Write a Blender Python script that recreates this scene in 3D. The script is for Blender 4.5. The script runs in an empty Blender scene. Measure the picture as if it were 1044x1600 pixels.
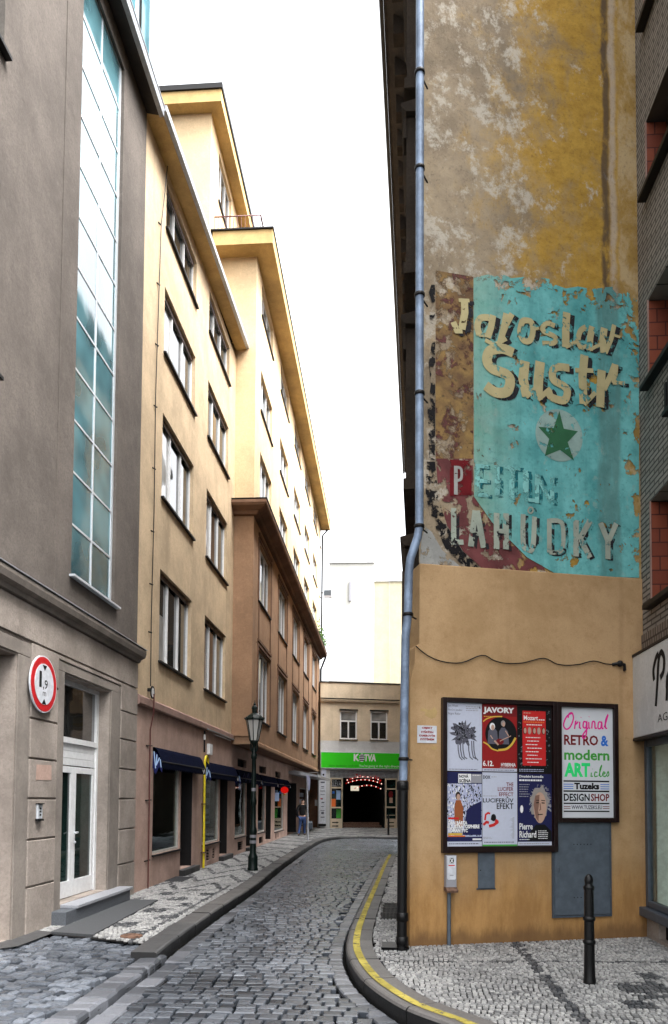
import bpy, math, random
import numpy as np
from mathutils import Vector, Matrix, noise as mnoise
random.seed(7); RNG = np.random.default_rng(7)
SC = bpy.context.scene; COL = SC.collection
R = math.radians
# ------------------------------------------------------------------ camera, sky, sun, exposure
FPX = 1150.0; CAM_H = 1.65
cam = bpy.data.cameras.new('camera'); camo = bpy.data.objects.new('camera', cam); COL.objects.link(camo)
cam.sensor_fit = 'VERTICAL'; cam.sensor_height = 36.0; cam.sensor_width = 36.0
cam.lens = 36.0*FPX/1600.0
cam.shift_y = (1198.5-800)/1600.0
cam.clip_end = 500
camo.matrix_world = Matrix.Translation((0, 0, CAM_H)) @ Matrix.Rotation(math.atan(78/FPX), 4, 'Z') @ Matrix.Rotation(R(92.49), 4, 'X') @ Matrix.Rotation(R(.39), 4, 'Z')
SC.camera = camo
SUN_EL, SUN_AZ = R(60), R(112)
world = bpy.data.worlds.new('World'); SC.world = world; world.use_nodes = True
wn = world.node_tree.nodes; wl = world.node_tree.links; wn.clear()
wo = wn.new('ShaderNodeOutputWorld'); wb = wn.new('ShaderNodeBackground'); ws = wn.new('ShaderNodeTexSky'); wh = wn.new('ShaderNodeHueSaturation')
ws.sky_type = 'NISHITA'; ws.sun_disc = False; ws.sun_elevation = SUN_EL; ws.sun_rotation = SUN_AZ
ws.air_density = 1.0; ws.dust_density = 6.0; ws.ozone_density = 1.0
wh.inputs['Saturation'].default_value = .12
wb.inputs['Strength'].default_value = .15
wl.new(ws.outputs[0], wh.inputs['Color']); wl.new(wh.outputs[0], wb.inputs['Color']); wl.new(wb.outputs[0], wo.inputs['Surface'])
sun = bpy.data.lights.new('sun', 'SUN'); sun.energy = .9; sun.angle = R(40); sun.color = (1, .97, .92)
suno = bpy.data.objects.new('sun', sun); COL.objects.link(suno)
# direction towards the sun
sd = Vector((math.sin(SUN_AZ)*math.cos(SUN_EL), math.cos(SUN_AZ)*math.cos(SUN_EL), math.sin(SUN_EL)))
suno.rotation_euler = sd.to_track_quat('Z', 'Y').to_euler()
SC.view_settings.view_transform = 'Standard'; SC.view_settings.look = 'None'
SC.view_settings.exposure = 2.58; SC.view_settings.gamma = 1.0
SC.cycles.max_bounces = 8; SC.cycles.diffuse_bounces = 4; SC.cycles.glossy_bounces = 4
SC.cycles.transparent_max_bounces = 12; SC.cycles.caustics_reflective = False; SC.cycles.caustics_refractive = False

# ------------------------------------------------------------------ materials
def s2l(c):
    return tuple((x/255/12.92 if x/255 <= .04045 else ((x/255+.055)/1.055)**2.4) for x in c)
class NT:
    def __init__(s, name):
        s.m = bpy.data.materials.new(name); s.m.use_nodes = True; s.t = s.m.node_tree; s.t.nodes.clear()
        s.out = s.n('OutputMaterial'); s.tc = s.n('TexCoord'); s.geo = s.n('NewGeometry')
    def n(s, typ, **kw):
        nd = s.t.nodes.new('ShaderNode'+typ)
        for k, v in kw.items(): setattr(nd, k, v)
        return nd
    def l(s, a, b): s.t.links.new(a, b)
    def val(s, sock, v):
        if hasattr(v, 'is_linked') or isinstance(v, bpy.types.NodeSocket): s.l(v, sock)
        else: sock.default_value = v
    def pos(s, scale=(1, 1, 1)):
        mp = s.n('Mapping'); s.l(s.geo.outputs['Position'], mp.inputs['Vector']); mp.inputs['Scale'].default_value = scale
        return mp.outputs[0]
    def noise(s, scale, detail=4, rough=.6, vec=None, dist=0.0):
        nd = s.n('TexNoise'); nd.inputs['Scale'].default_value = scale; nd.inputs['Detail'].default_value = detail
        nd.inputs['Roughness'].default_value = rough; nd.inputs['Distortion'].default_value = dist
        s.l(vec if vec is not None else s.geo.outputs['Position'], nd.inputs['Vector']); return nd.outputs['Fac']
    def ramp(s, fac, a, b):
        mr = s.n('MapRange'); mr.interpolation_type = 'SMOOTHSTEP'; s.l(fac, mr.inputs['Value']); mr.inputs['From Min'].default_value = a; mr.inputs['From Max'].default_value = b
        return mr.outputs[0]
    def mix(s, fac, a, b, bt='MIX'):
        mx = s.n('Mix', data_type='RGBA', blend_type=bt)
        s.val(mx.inputs[0], fac)
        for sock, v in ((mx.inputs[6], a), (mx.inputs[7], b)):
            if isinstance(v, tuple): sock.default_value = v if len(v) == 4 else v+(1,)
            else: s.l(v, sock)
        return mx.outputs[2]
    def math(s, op, a, b=0.0):
        m = s.n('Math', operation=op); s.val(m.inputs[0], a); s.val(m.inputs[1], b); return m.outputs[0]
    def bump(s, h, strength, dist):
        b = s.n('Bump'); b.inputs['Strength'].default_value = strength; b.inputs['Distance'].default_value = dist; s.l(h, b.inputs['Height']); return b.outputs[0]
    def bsdf(s, color, rough=.8, metal=0.0, spec=.3, normal=None, out=True, **kw):
        b = s.n('BsdfPrincipled')
        if isinstance(color, tuple): b.inputs['Base Color'].default_value = color[:3]+(1,)
        else: s.l(color, b.inputs['Base Color'])
        s.val(b.inputs['Roughness'], rough); b.inputs['Metallic'].default_value = metal; b.inputs['Specular IOR Level'].default_value = spec
        for k, v in kw.items(): b.inputs[k].default_value = v
        if normal is not None: s.l(normal, b.inputs['Normal'])
        if out: s.l(b.outputs[0], s.out.inputs['Surface'])
        return b
MC = {}
def plaster(name, base, var=.25, dark=None, stain=.35, grain=.5, rough=.9, patch=1.2):
    """rendered wall: cloudy tone, rain streaks, fine grain"""
    t = NT(name)
    dk = dark or tuple(c*(1-var*1.4) for c in base); lt = tuple(min(1, c*(1+var)) for c in base)
    n1 = t.noise(patch, 5, .65); c = t.mix(t.ramp(n1, .3, .7), dk, lt)
    st = t.noise(1.0, 4, .6, t.pos((2.2, 2.2, .16))); c = t.mix(t.math('MULTIPLY', t.ramp(st, .52, .74), stain), c, tuple(x*.55 for x in base))
    fn = t.noise(34, 4, .75); c = t.mix(t.math('MULTIPLY', t.ramp(fn, .4, .68), .4*min(1.5, grain+.4)), c, tuple(x*.6 for x in base))
    bl = t.noise(7, 6, .7, None, .6); c = t.mix(t.math('MULTIPLY', t.ramp(bl, .52, .66), .3), c, tuple(min(1, x*1.22) for x in base)); b3 = t.noise(16, 5, .75, None, .3); c = t.mix(t.math('MULTIPLY', t.ramp(b3, .5, .7), .28), c, tuple(x*.62 for x in base))
    g = t.noise(120, 3, .6); b2 = t.noise(9, 4, .6)
    hh = t.math('ADD', t.math('MULTIPLY', g, .5), b2)
    t.bsdf(c, rough, spec=.2, normal=t.bump(hh, grain, .012)); return t.m
def paint(name, col, rough=.45, metal=0.0, spec=.4, var=.12, scale=14, bump=.1):
    t = NT(name); n = t.noise(scale, 5, .65); c = t.mix(t.ramp(n, .35, .7), tuple(x*(1-var) for x in col), tuple(min(1, x*(1+var)) for x in col))
    t.bsdf(c, rough, metal, spec, t.bump(t.noise(60, 3), bump, .004)); return t.m
def flat(name, col, rough=.75):
    t = NT(name); n = t.noise(30, 3, .6); c = t.mix(n, tuple(x*.9 for x in col), tuple(min(1, x*1.08) for x in col)); t.bsdf(c, rough, spec=.25, normal=t.bump(t.noise(11, 4, .6, None, .8), .25, .006)); return t.m
def emit(name, col, k):
    t = NT(name); e = t.n('Emission'); e.inputs[0].default_value = col+(1,); e.inputs[1].default_value = k; t.l(e.outputs[0], t.out.inputs['Surface']); return t.m
def mirror_glass(name, tint, rough=.03, ior=2.9, wob=.02):
    """window pane seen from outside: dark room behind, sky and houses mirrored in slightly wavy glass"""
    t = NT(name); n = t.noise(1.3, 2, .5); c = t.mix(t.ramp(t.noise(.9, 2), .3, .7), tuple(x*.5 for x in tint), tuple(x*1.5 for x in tint))
    b = t.bsdf(c, rough, spec=.5, normal=t.bump(n, wob, .2)); b.inputs['IOR'].default_value = ior; return t.m
def clear_glass(name, tint=(.75, .85, .82), ior=1.6):
    t = NT(name); lw = t.n('LayerWeight'); lw.inputs['Blend'].default_value = .5; r0 = ((ior-1)/(ior+1))**2; frv = t.math('ADD', r0, t.math('MULTIPLY', t.math('POWER', lw.outputs['Facing'], 5.0), 1-r0))
    tr = t.n('BsdfTransparent'); tr.inputs[0].default_value = tint+(1,); gl = t.n('BsdfGlossy'); gl.inputs['Roughness'].default_value = .02
    t.l(t.bump(t.noise(1.2, 2, .5), .02, .2), gl.inputs['Normal'])
    mx = t.n('MixShader'); t.l(frv, mx.inputs[0]); t.l(tr.outputs[0], mx.inputs[1]); t.l(gl.outputs[0], mx.inputs[2]); t.l(mx.outputs[0], t.out.inputs['Surface']); return t.m
def worn(name, col, lost=.5, soft=.03, scale=5.0, detail=8, var=.2, rough=.85, col2=None, streak=False, mscale=2.5, thr2=None):
    """old sign paint: flakes off where the noise is high, so the coat below shows through"""
    t = NT(name)
    n = t.noise(scale, detail, .68, None, .4)
    c = t.mix(t.ramp(t.noise(mscale, 5, .65), .3, .7), tuple(x*(1-var) for x in col), col2 or tuple(min(1, x*(1+var)) for x in col))
    c = t.mix(t.math('MULTIPLY', t.noise(45, 3, .7), .3), c, tuple(x*.5 for x in col))
    if streak: c = t.mix(t.math('MULTIPLY', t.ramp(t.noise(1, 4, .6, t.pos((6, 6, .35))), .5, .7), .35), c, tuple(x*.45 for x in col))
    b = t.bsdf(c, rough, spec=.2, out=False, normal=t.bump(t.noise(90, 3), .35, .008))
    tr = t.n('BsdfTransparent'); mx = t.n('MixShader')
    t.l(t.ramp(n, lost-soft, lost+soft), mx.inputs[0]); t.l(b.outputs[0], mx.inputs[1]); t.l(tr.outputs[0], mx.inputs[2]); t.l(mx.outputs[0], t.out.inputs['Surface']); return t.m
def stone(name, lo, hi, rough=(.35, .7), joint=None, bump=.4, sc=40, face=False):
    """setts and slabs: each stone carries its own 'tint' value"""
    t = NT(name); at = t.n('Attribute', attribute_name='tint'); c = t.mix(at.outputs['Fac'], lo, hi)
    n = t.noise(sc, 4, .7); c = t.mix(t.math('MULTIPLY', t.ramp(n, .4, .7), .35), c, tuple(x*.55 for x in lo))
    d = t.noise(.8, 4, .6); c = t.mix(t.math('MULTIPLY', t.ramp(d, .5, .75), .4), c, tuple(x*.6 for x in lo))
    rr = t.n('MapRange'); t.l(t.noise(3, 3), rr.inputs['Value']); rr.inputs['To Min'].default_value = rough[0]; rr.inputs['To Max'].default_value = rough[1]
    if face: sn = t.n('SeparateXYZ'); t.l(t.geo.outputs['True Normal'], sn.inputs[0]); c = t.mix(t.math('SUBTRACT', 1.0, t.ramp(sn.outputs[2], .05, .5)), c, tuple(x*.22 for x in lo))   # upright faces darkened in the colour itself, standing in for their shade
    t.bsdf(c, rr.outputs[0], spec=.5, normal=t.bump(n, bump, .006)); return t.m
def frosted(name):
    t = NT(name); d = t.bsdf((.75, .75, .72), .25, out=False); tr = t.n('BsdfTransparent'); mx = t.n('MixShader'); mx.inputs[0].default_value = .3
    t.l(d.outputs[0], mx.inputs[1]); t.l(tr.outputs[0], mx.inputs[2]); t.l(mx.outputs[0], t.out.inputs['Surface']); return t.m
M = dict(
 grey_render=plaster('grey_render', (.138, .118, .104), .2, stain=.3, grain=.9, patch=.9),
 grey_base=plaster('grey_base', (.33, .285, .25), .22, stain=.5, grain=.7),
 grey_trim=plaster('grey_trim', (.24, .21, .185), .2, stain=.5, grain=.4),
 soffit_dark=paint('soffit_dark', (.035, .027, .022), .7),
 sheet_metal=paint('sheet_metal', (.42, .44, .47), .4, .6),
 dark_metal=paint('dark_metal', (.009, .0085, .009), .5, 0, .25),
 zinc=paint('zinc', (.19, .25, .35), .5, .2, .4, .3, 5, .3),
 black_iron=paint('black_iron', (.0035, .0035, .004), .4, 0, .3, .3, 40, .3),
 lamp_green=paint('lamp_green', (.004, .012, .010), .4, 0, .3, .3, 30, .2),
 white_frame=paint('white_frame', (.72, .73, .74), .4, var=.06),
 alu=paint('alu', (.62, .66, .7), .35, .3, var=.05),
 old_frame=paint('old_frame', (.5, .48, .45), .5),
 brown_frame=paint('brown_frame', (.05, .022, .014), .5),
 yellow_render=plaster('yellow_render', (.58, .445, .295), .14, stain=.45, grain=.4),
 yellow_bright=plaster('yellow_bright', (.68, .51, .315), .08, stain=.14, grain=.3),
 eave_yellow=plaster('eave_yellow', (.54, .375, .165), .14, stain=.3, grain=.3),
 brown_render=plaster('brown_render', (.38, .235, .145), .14, stain=.3, grain=.4),
 brown_trim=plaster('brown_trim', (.2, .115, .075), .16, stain=.2, grain=.3),
 pink_render=plaster('pink_render', (.46, .32, .265), .16, stain=.45, grain=.4),
 pink_trim=plaster('pink_trim', (.33, .215, .18), .16, stain=.3, grain=.4),
 cream_render=plaster('cream_render', (.62, .51, .37), .1, stain=.3, grain=.3),
 pale_render=plaster('pale_render', (.46, .455, .42), .05, stain=.1, grain=.2),
 pale_yellow=plaster('pale_yellow', (.46, .42, .30), .06, stain=.15, grain=.2),
 niche_white=paint('niche_white', (.8, .83, .8), .7), white_grey=plaster('white_grey', (.55, .55, .54), .08, stain=.2, grain=.2),
 dark_stucco=plaster('dark_stucco', (.045, .034, .026), .3, stain=.4, grain=.8),
 glass=mirror_glass('glass', (.02, .022, .022)), glass_teal=mirror_glass('glass_teal', (.085, .19, .22), .05, 2.8, .012),
 glass_door=mirror_glass('glass_door', (.005, .016, .014), .04, 1.5), glass_blind=mirror_glass('glass_blind', (.3, .3, .29), .05, 2.4),
 shop_glass=clear_glass('shop_glass'), display_glass=clear_glass('display_glass', (.9, .95, .93), 1.25), lamp_glass=frosted('lamp_glass'),
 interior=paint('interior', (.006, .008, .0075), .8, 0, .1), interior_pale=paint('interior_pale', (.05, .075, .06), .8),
 navy=paint('navy', (.004, .006, .02), .95, 0, .04, var=.3, bump=.5), navy_blue=flat('navy_blue', (.006, .01, .075)),
 white=flat('white', (.78, .78, .78)), paper=flat('paper', (.52, .55, .66)), lilac=flat('lilac', (.42, .45, .62)),
 black=flat('black', (.004, .004, .0045)), red=flat('red', (.55, .02, .02)), maroon=flat('maroon', (.17, .01, .012)), pink=flat('pink', (.8, .02, .3)),
 green=flat('green', (.06, .35, .05)), neon=flat('neon', (.03, .75, .2)), blue=flat('blue', (.03, .16, .6)), sky_blue=flat('sky_blue', (.35, .5, .75)),
 orange=flat('orange', (.7, .15, .03)), gold=flat('gold', (.65, .42, .06)), navy_print=flat('navy_print', (.012, .014, .07)), skin=flat('skin', (.5, .32, .24)), skin_dark=flat('skin_dark', (.22, .12, .09)),
 hair_grey=flat('hair_grey', (.3, .27, .25)), dark_red=flat('dark_red', (.28, .012, .012)), text_grey=flat('text_grey', (.1, .1, .13)), mid_grey=flat('mid_grey', (.3, .3, .33)), brown_shirt=flat('brown_shirt', (.3, .09, .03)),
 sign_green=flat('sign_green', (.035, .62, .012)), sign_dark=flat('sign_dark', (.02, .2, .01)), panel_white=paint('panel_white', (.64, .66, .70), .3, var=.025, scale=3), sign_red=paint('sign_red', (.52, .015, .02), .35), sign_white=paint('sign_white', (.62, .64, .69), .35),
 case_brown=paint('case_brown', (.010, .003, .003), .35, 0, .35), cabinet=paint('cabinet', (.085, .105, .13), .5, 0, .4, .14, 9, .3), cabinet_dark=paint('cabinet_dark', (.06, .075, .095), .5),
 granite_step=paint('granite_step', (.1, .11, .125), .5, var=.25, scale=60), granite_top=paint('granite_top', (.33, .34, .37), .4, var=.15, scale=60),
 mat_grey=paint('mat_grey', (.07, .073, .078), .8, var=.3, scale=80), yellow_pipe=paint('yellow_pipe', (.75, .6, .02), .4), rust_red=paint('rust_red', (.11, .03, .025), .6), rust=paint('rust', (.16, .09, .06), .8, var=.4),
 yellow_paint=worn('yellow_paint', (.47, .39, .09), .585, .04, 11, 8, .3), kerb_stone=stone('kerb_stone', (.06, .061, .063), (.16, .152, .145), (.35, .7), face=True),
 sett=stone('sett', (.024, .029, .037), (.17, .188, .218), (.16, .42)), sett_pale=stone('sett_pale', (.055, .06, .07), (.17, .178, .2), (.28, .5)),
 mosaic=stone('mosaic', (.022, .026, .034), (.54, .535, .52), (.4, .75), sc=90), joint=paint('joint', (.006, .006, .006), .95, 0, .05), joint_pale=paint('joint_pale', (.016, .015, .015), .95, 0, .05),
 asphalt=paint('asphalt', (.045, .046, .05), .9), leaf=flat('leaf', (.05, .11, .03)), leaf_light=flat('leaf_light', (.1, .18, .04)),
 jacket=flat('jacket', (.005, .005, .006)), jeans=flat('jeans', (.05, .09, .22)), hair=flat('hair', (.03, .02, .015)),
 tile_red=paint('tile_red', (.42, .09, .035), .55, var=.3, scale=5), lit=emit('lit', (1, .6, .5), .35), lit_white=emit('lit_white', (1, .9, .7), .12), lantern=emit('lantern', (1, .015, .01), .09),
)
def gable_old():
    t = NT('gable_old_plaster'); sx = t.n('SeparateXYZ'); t.l(t.geo.outputs['Position'], sx.inputs[0]); X, Z = sx.outputs[0], sx.outputs[2]
    n1 = t.noise(1.1, 6, .7, t.pos((1, 1, 1.0))); n2 = t.noise(2.3, 7, .72, t.pos((1.2, 1.2, .8)), .3); n3 = t.noise(6, 6, .75, t.pos((1, 1, 1.6)))
    c = t.mix(t.ramp(n1, .3, .7), (.21, .165, .115), (.42, .335, .23))
    # ochre coat left on the right-hand side
    side = t.math('ADD', t.math('MULTIPLY', t.ramp(X, .6, 2.6), .26), t.math('ADD', t.math('MULTIPLY', n2, .62), t.math('MULTIPLY', n1, .5)))
    oc = t.mix(t.ramp(n3, .3, .7), (.37, .205, .025), (.53, .32, .05))
    c = t.mix(t.math('MULTIPLY', t.ramp(side, .57, .86), .92), c, oc)
    # chalky white patches
    wp = t.math('SUBTRACT', t.noise(3.0, 9, .76, t.pos((1, 1, .9)), .12), t.math('MULTIPLY', t.ramp(X, 1.2, 2.6), .07))
    c = t.mix(t.math('MULTIPLY', t.ramp(wp, .50, .60), .8), c, (.54, .49, .41))
    # streak of an old chimney flue by the right edge
    wob = t.math('ADD', X, t.math('MULTIPLY', t.noise(1.5, 4), .16))
    f1 = t.math('MULTIPLY', t.ramp(wob, 2.79, 2.83), t.math('SUBTRACT', 1.0, t.ramp(wob, 2.87, 2.93)))
    f2 = t.math('MULTIPLY', t.ramp(wob, 2.89, 2.93), t.math('SUBTRACT', 1.0, t.ramp(wob, 2.96, 3.02)))
    brk = t.ramp(t.noise(3, 5, .7, t.pos((1, 1, .5))), .32, .5)
    c = t.mix(t.math('MULTIPLY', t.math('MULTIPLY', f1, brk), .85), c, (.085, .06, .045)); c = t.mix(t.math('MULTIPLY', t.math('MULTIPLY', f2, brk), .7), c, (.50, .43, .36))
    rt = t.ramp(wob, 3.0, 3.05); c = t.mix(t.math('MULTIPLY', rt, .8), c, t.mix(t.ramp(n2, .4, .6), (.36, .22, .06), (.52, .40, .24)))
    c = t.mix(t.math('MULTIPLY', t.ramp(t.noise(24, 4, .75), .52, .7), .35), c, (.07, .05, .035))
    hh = t.math('ADD', n2, t.math('MULTIPLY', t.noise(40, 4, .7), .35))
    t.bsdf(c, .92, spec=.15, normal=t.bump(hh, .6, .03)); return t.m
def gable_new():
    t = NT('gable_ochre_plaster'); sx = t.n('SeparateXYZ'); t.l(t.geo.outputs['Position'], sx.inputs[0]); Z = sx.outputs[2]
    n = t.noise(1.6, 6, .65); c = t.mix(t.ramp(n, .3, .7), (.40, .255, .125), (.52, .345, .185)); c = t.mix(t.math('MULTIPLY', t.ramp(t.noise(4.5, 7, .72), .5, .68), .3), c, (.33, .19, .085)); c = t.mix(t.math('MULTIPLY', t.ramp(t.noise(13, 5, .75), .56, .7), .3), c, (.26, .15, .07))
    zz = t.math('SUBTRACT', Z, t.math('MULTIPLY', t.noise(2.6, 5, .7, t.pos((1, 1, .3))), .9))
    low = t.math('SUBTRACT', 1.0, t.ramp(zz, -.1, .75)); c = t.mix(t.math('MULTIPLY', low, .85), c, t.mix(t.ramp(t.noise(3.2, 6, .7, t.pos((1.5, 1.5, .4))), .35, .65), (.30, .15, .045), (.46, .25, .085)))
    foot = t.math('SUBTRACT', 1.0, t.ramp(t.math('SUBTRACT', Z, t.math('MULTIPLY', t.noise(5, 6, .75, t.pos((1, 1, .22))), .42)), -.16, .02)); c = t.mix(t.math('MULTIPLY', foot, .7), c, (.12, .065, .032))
    c = t.mix(t.math('MULTIPLY', t.ramp(t.noise(1.0, 4, .6, t.pos((7, 7, .3))), .55, .75), .22), c, (.22, .12, .05))
    c = t.mix(t.math('MULTIPLY', t.ramp(t.noise(60, 3, .7), .4, .7), .18), c, (.25, .14, .06))
    hh = t.math('ADD', t.noise(5, 5, .6), t.math('MULTIPLY', t.noise(90, 3, .7), .4))
    t.bsdf(c, .88, spec=.2, normal=t.bump(hh, .4, .012)); return t.m
def brick(name, a, b, mort, bw, bh, axes='YZ', mort_size=.012, bmp=.8):
    t = NT(name); sx = t.n('SeparateXYZ'); t.l(t.geo.outputs['Position'], sx.inputs[0]); cx = t.n('CombineXYZ'); t.l(sx.outputs['XYZ'.index(axes[0])], cx.inputs[0]); t.l(sx.outputs['XYZ'.index(axes[1])], cx.inputs[1])
    br = t.n('TexBrick'); t.l(cx.outputs[0], br.inputs['Vector']); br.inputs['Scale'].default_value = 1.0; br.inputs['Brick Width'].default_value = bw; br.inputs['Row Height'].default_value = bh
    br.inputs['Mortar Size'].default_value = mort_size; br.inputs['Color1'].default_value = a+(1,); br.inputs['Color2'].default_value = b+(1,); br.inputs['Mortar'].default_value = mort+(1,)
    c = t.mix(t.math('MULTIPLY', t.noise(9, 5, .7), .5), br.outputs['Color'], tuple(x*.5 for x in a))
    h = t.math('SUBTRACT', t.math('MULTIPLY', t.noise(60, 3), .25), br.outputs['Fac'])
    t.bsdf(c, .75, spec=.3, normal=t.bump(h, bmp, .012)); return t.m
M['gable_old'] = gable_old(); M['gable_new'] = gable_new()
M['clinker'] = brick('clinker', (.25, .225, .2), (.36, .325, .29), (.05, .044, .04), .29, .066)
M['tile_red'] = brick('tiles_red', (.19, .042, .022), (.27, .065, .03), (.07, .02, .015), .2, .17, 'XZ', .008)
M['soldier'] = brick('soldier', (.2, .16, .13), (.28, .23, .2), (.045, .035, .03), .075, .3)
# old sign coats
def teal_coat():
    t = NT('p_teal'); sx = t.n('SeparateXYZ'); t.l(t.geo.outputs['Position'], sx.inputs[0]); X, Z = sx.outputs[0], sx.outputs[2]
    n = t.noise(4.2, 9, .68, None, .4); m_ = t.noise(1.9, 6, .68)
    c = t.mix(t.ramp(m_, .3, .7), (.075, .31, .31), (.19, .54, .53))
    lf = t.math('SUBTRACT', 1.0, t.ramp(t.math('ADD', X, t.math('MULTIPLY', m_, .5)), 1.15, 2.1)); c = t.mix(t.math('MULTIPLY', lf, .7), c, t.mix(t.ramp(t.noise(3.1, 6, .7), .35, .65), (.20, .36, .24), (.30, .40, .30)))
    fl = t.math('ADD', X, t.math('MULTIPLY', t.noise(1.6, 4), .14)); d1 = t.math('MULTIPLY', t.ramp(fl, 2.66, 2.74), t.math('SUBTRACT', 1.0, t.ramp(fl, 2.98, 3.04))); c = t.mix(t.math('MULTIPLY', t.math('MULTIPLY', d1, t.ramp(t.noise(2.2, 5, .7, t.pos((1, 1, .3))), .3, .6)), .6), c, (.10, .17, .15))
    c = t.mix(t.math('MULTIPLY', t.ramp(t.noise(14, 6, .75), .5, .72), .5), c, (.05, .17, .17)); c = t.mix(t.math('MULTIPLY', t.ramp(t.noise(1, 4, .6, t.pos((6, 6, .35))), .5, .7), .25), c, (.04, .15, .15)); c = t.mix(t.math('MULTIPLY', t.ramp(t.noise(5, 7, .72, t.pos((1.3, 1, 1))), .56, .7), .45), c, (.34, .42, .36))
    # flakes gather at the ragged top edge and by the right edge
    thr = t.math('SUBTRACT', .60, t.math('ADD', t.math('MULTIPLY', t.ramp(Z, 7.35, 8.05), .075), t.math('MULTIPLY', t.ramp(X, 2.95, 3.2), .07)))
    b = t.bsdf(c, .85, spec=.2, out=False, normal=t.bump(n, .5, .02)); tr = t.n('BsdfTransparent'); mx = t.n('MixShader')
    t.l(t.ramp(t.math('SUBTRACT', n, thr), -.016, .016), mx.inputs[0]); t.l(b.outputs[0], mx.inputs[1]); t.l(tr.outputs[0], mx.inputs[2]); t.l(mx.outputs[0], t.out.inputs['Surface']); return t.m
M['p_teal'] = teal_coat()
M['p_panel'] = worn('p_panel', (.20, .115, .065), .53, .05, 3.5, 9, .3, col2=(.36, .23, .08), mscale=5)
M['p_maroon'] = worn('p_maroon', (.13, .05, .045), .43, .06, 6, 9, .3, mscale=4)
M['p_maroon2'] = worn('p_maroon2', (.16, .05, .05), .55, .02, 5, 9, .3, mscale=4)
M['p_black'] = worn('p_black', (.012, .011, .012), .50, .02, 9, 9, .3)
M['p_white'] = worn('p_white', (.36, .36, .34), .56, .02, 6, 8, .2)
M['p_red'] = worn('p_red', (.14, .008, .012), .56, .02, 9, 8, .3)
M['p_cream'] = worn('p_cream', (.52, .45, .24), .585, .012, 7, 9, .12)
M['p_shadow'] = worn('p_shadow', (.024, .024, .028), .515, .04, 7, 9, .2)
M['p_grey'] = worn('p_grey', (.36, .40, .33), .585, .015, 8, 9, .2)
M['p_ghost'] = worn('p_ghost', (.24, .56, .53), .53, .07, 10, 9, .2)
M['p_ghost_dark'] = worn('p_ghost_dark', (.015, .14, .16), .5, .05, 10, 9, .2)
M['p_disc'] = worn('p_disc', (.30, .43, .39), .58, .02, 9, 9, .2)
M['p_star'] = worn('p_star', (.035, .14, .065), .6, .015, 9, 9, .15)

# ------------------------------------------------------------------ mesh helpers
class Fr:
    """a wall frame: u along the wall, d out of it, z up"""
    def __init__(s, o, u, n): s.o = Vector((o[0], o[1], 0)); s.u = Vector((u[0], u[1], 0)).normalized(); s.n = Vector((n[0], n[1], 0)).normalized()
    def __call__(s, u, d, z): return s.o+s.u*u+s.n*d+Vector((0, 0, z))
    def rot(s): return math.atan2(s.u.y, s.u.x)
LEFT = -4.33; BAY = -3.753
FL = Fr((LEFT, 0), (0, 1), (1, 0)); FG1 = Fr((-4.3, 0), (0, 1), (1, 0)); FB = Fr((BAY, 0), (0, 1), (1, 0)); FP = Fr((-5.0, 0), (0, 1), (1, 0))
gd = Vector((3.091-.297, 9.259-8.424, 0)).normalized()
FGA = Fr((.297, 8.424), gd, (gd.y, -gd.x))
FRS = Fr((.405, 8.46), (.048, 1), (-1, .048))
FBR = Fr((3.2, 0), (0, 1), (-1, 0))
kd = Vector((4.57, 1.11, 0)).normalized()
FK = Fr((-3.6, 41.58), kd, (kd.y, -kd.x))
W0 = Fr((0, 0), (1, 0), (0, -1))
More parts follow.
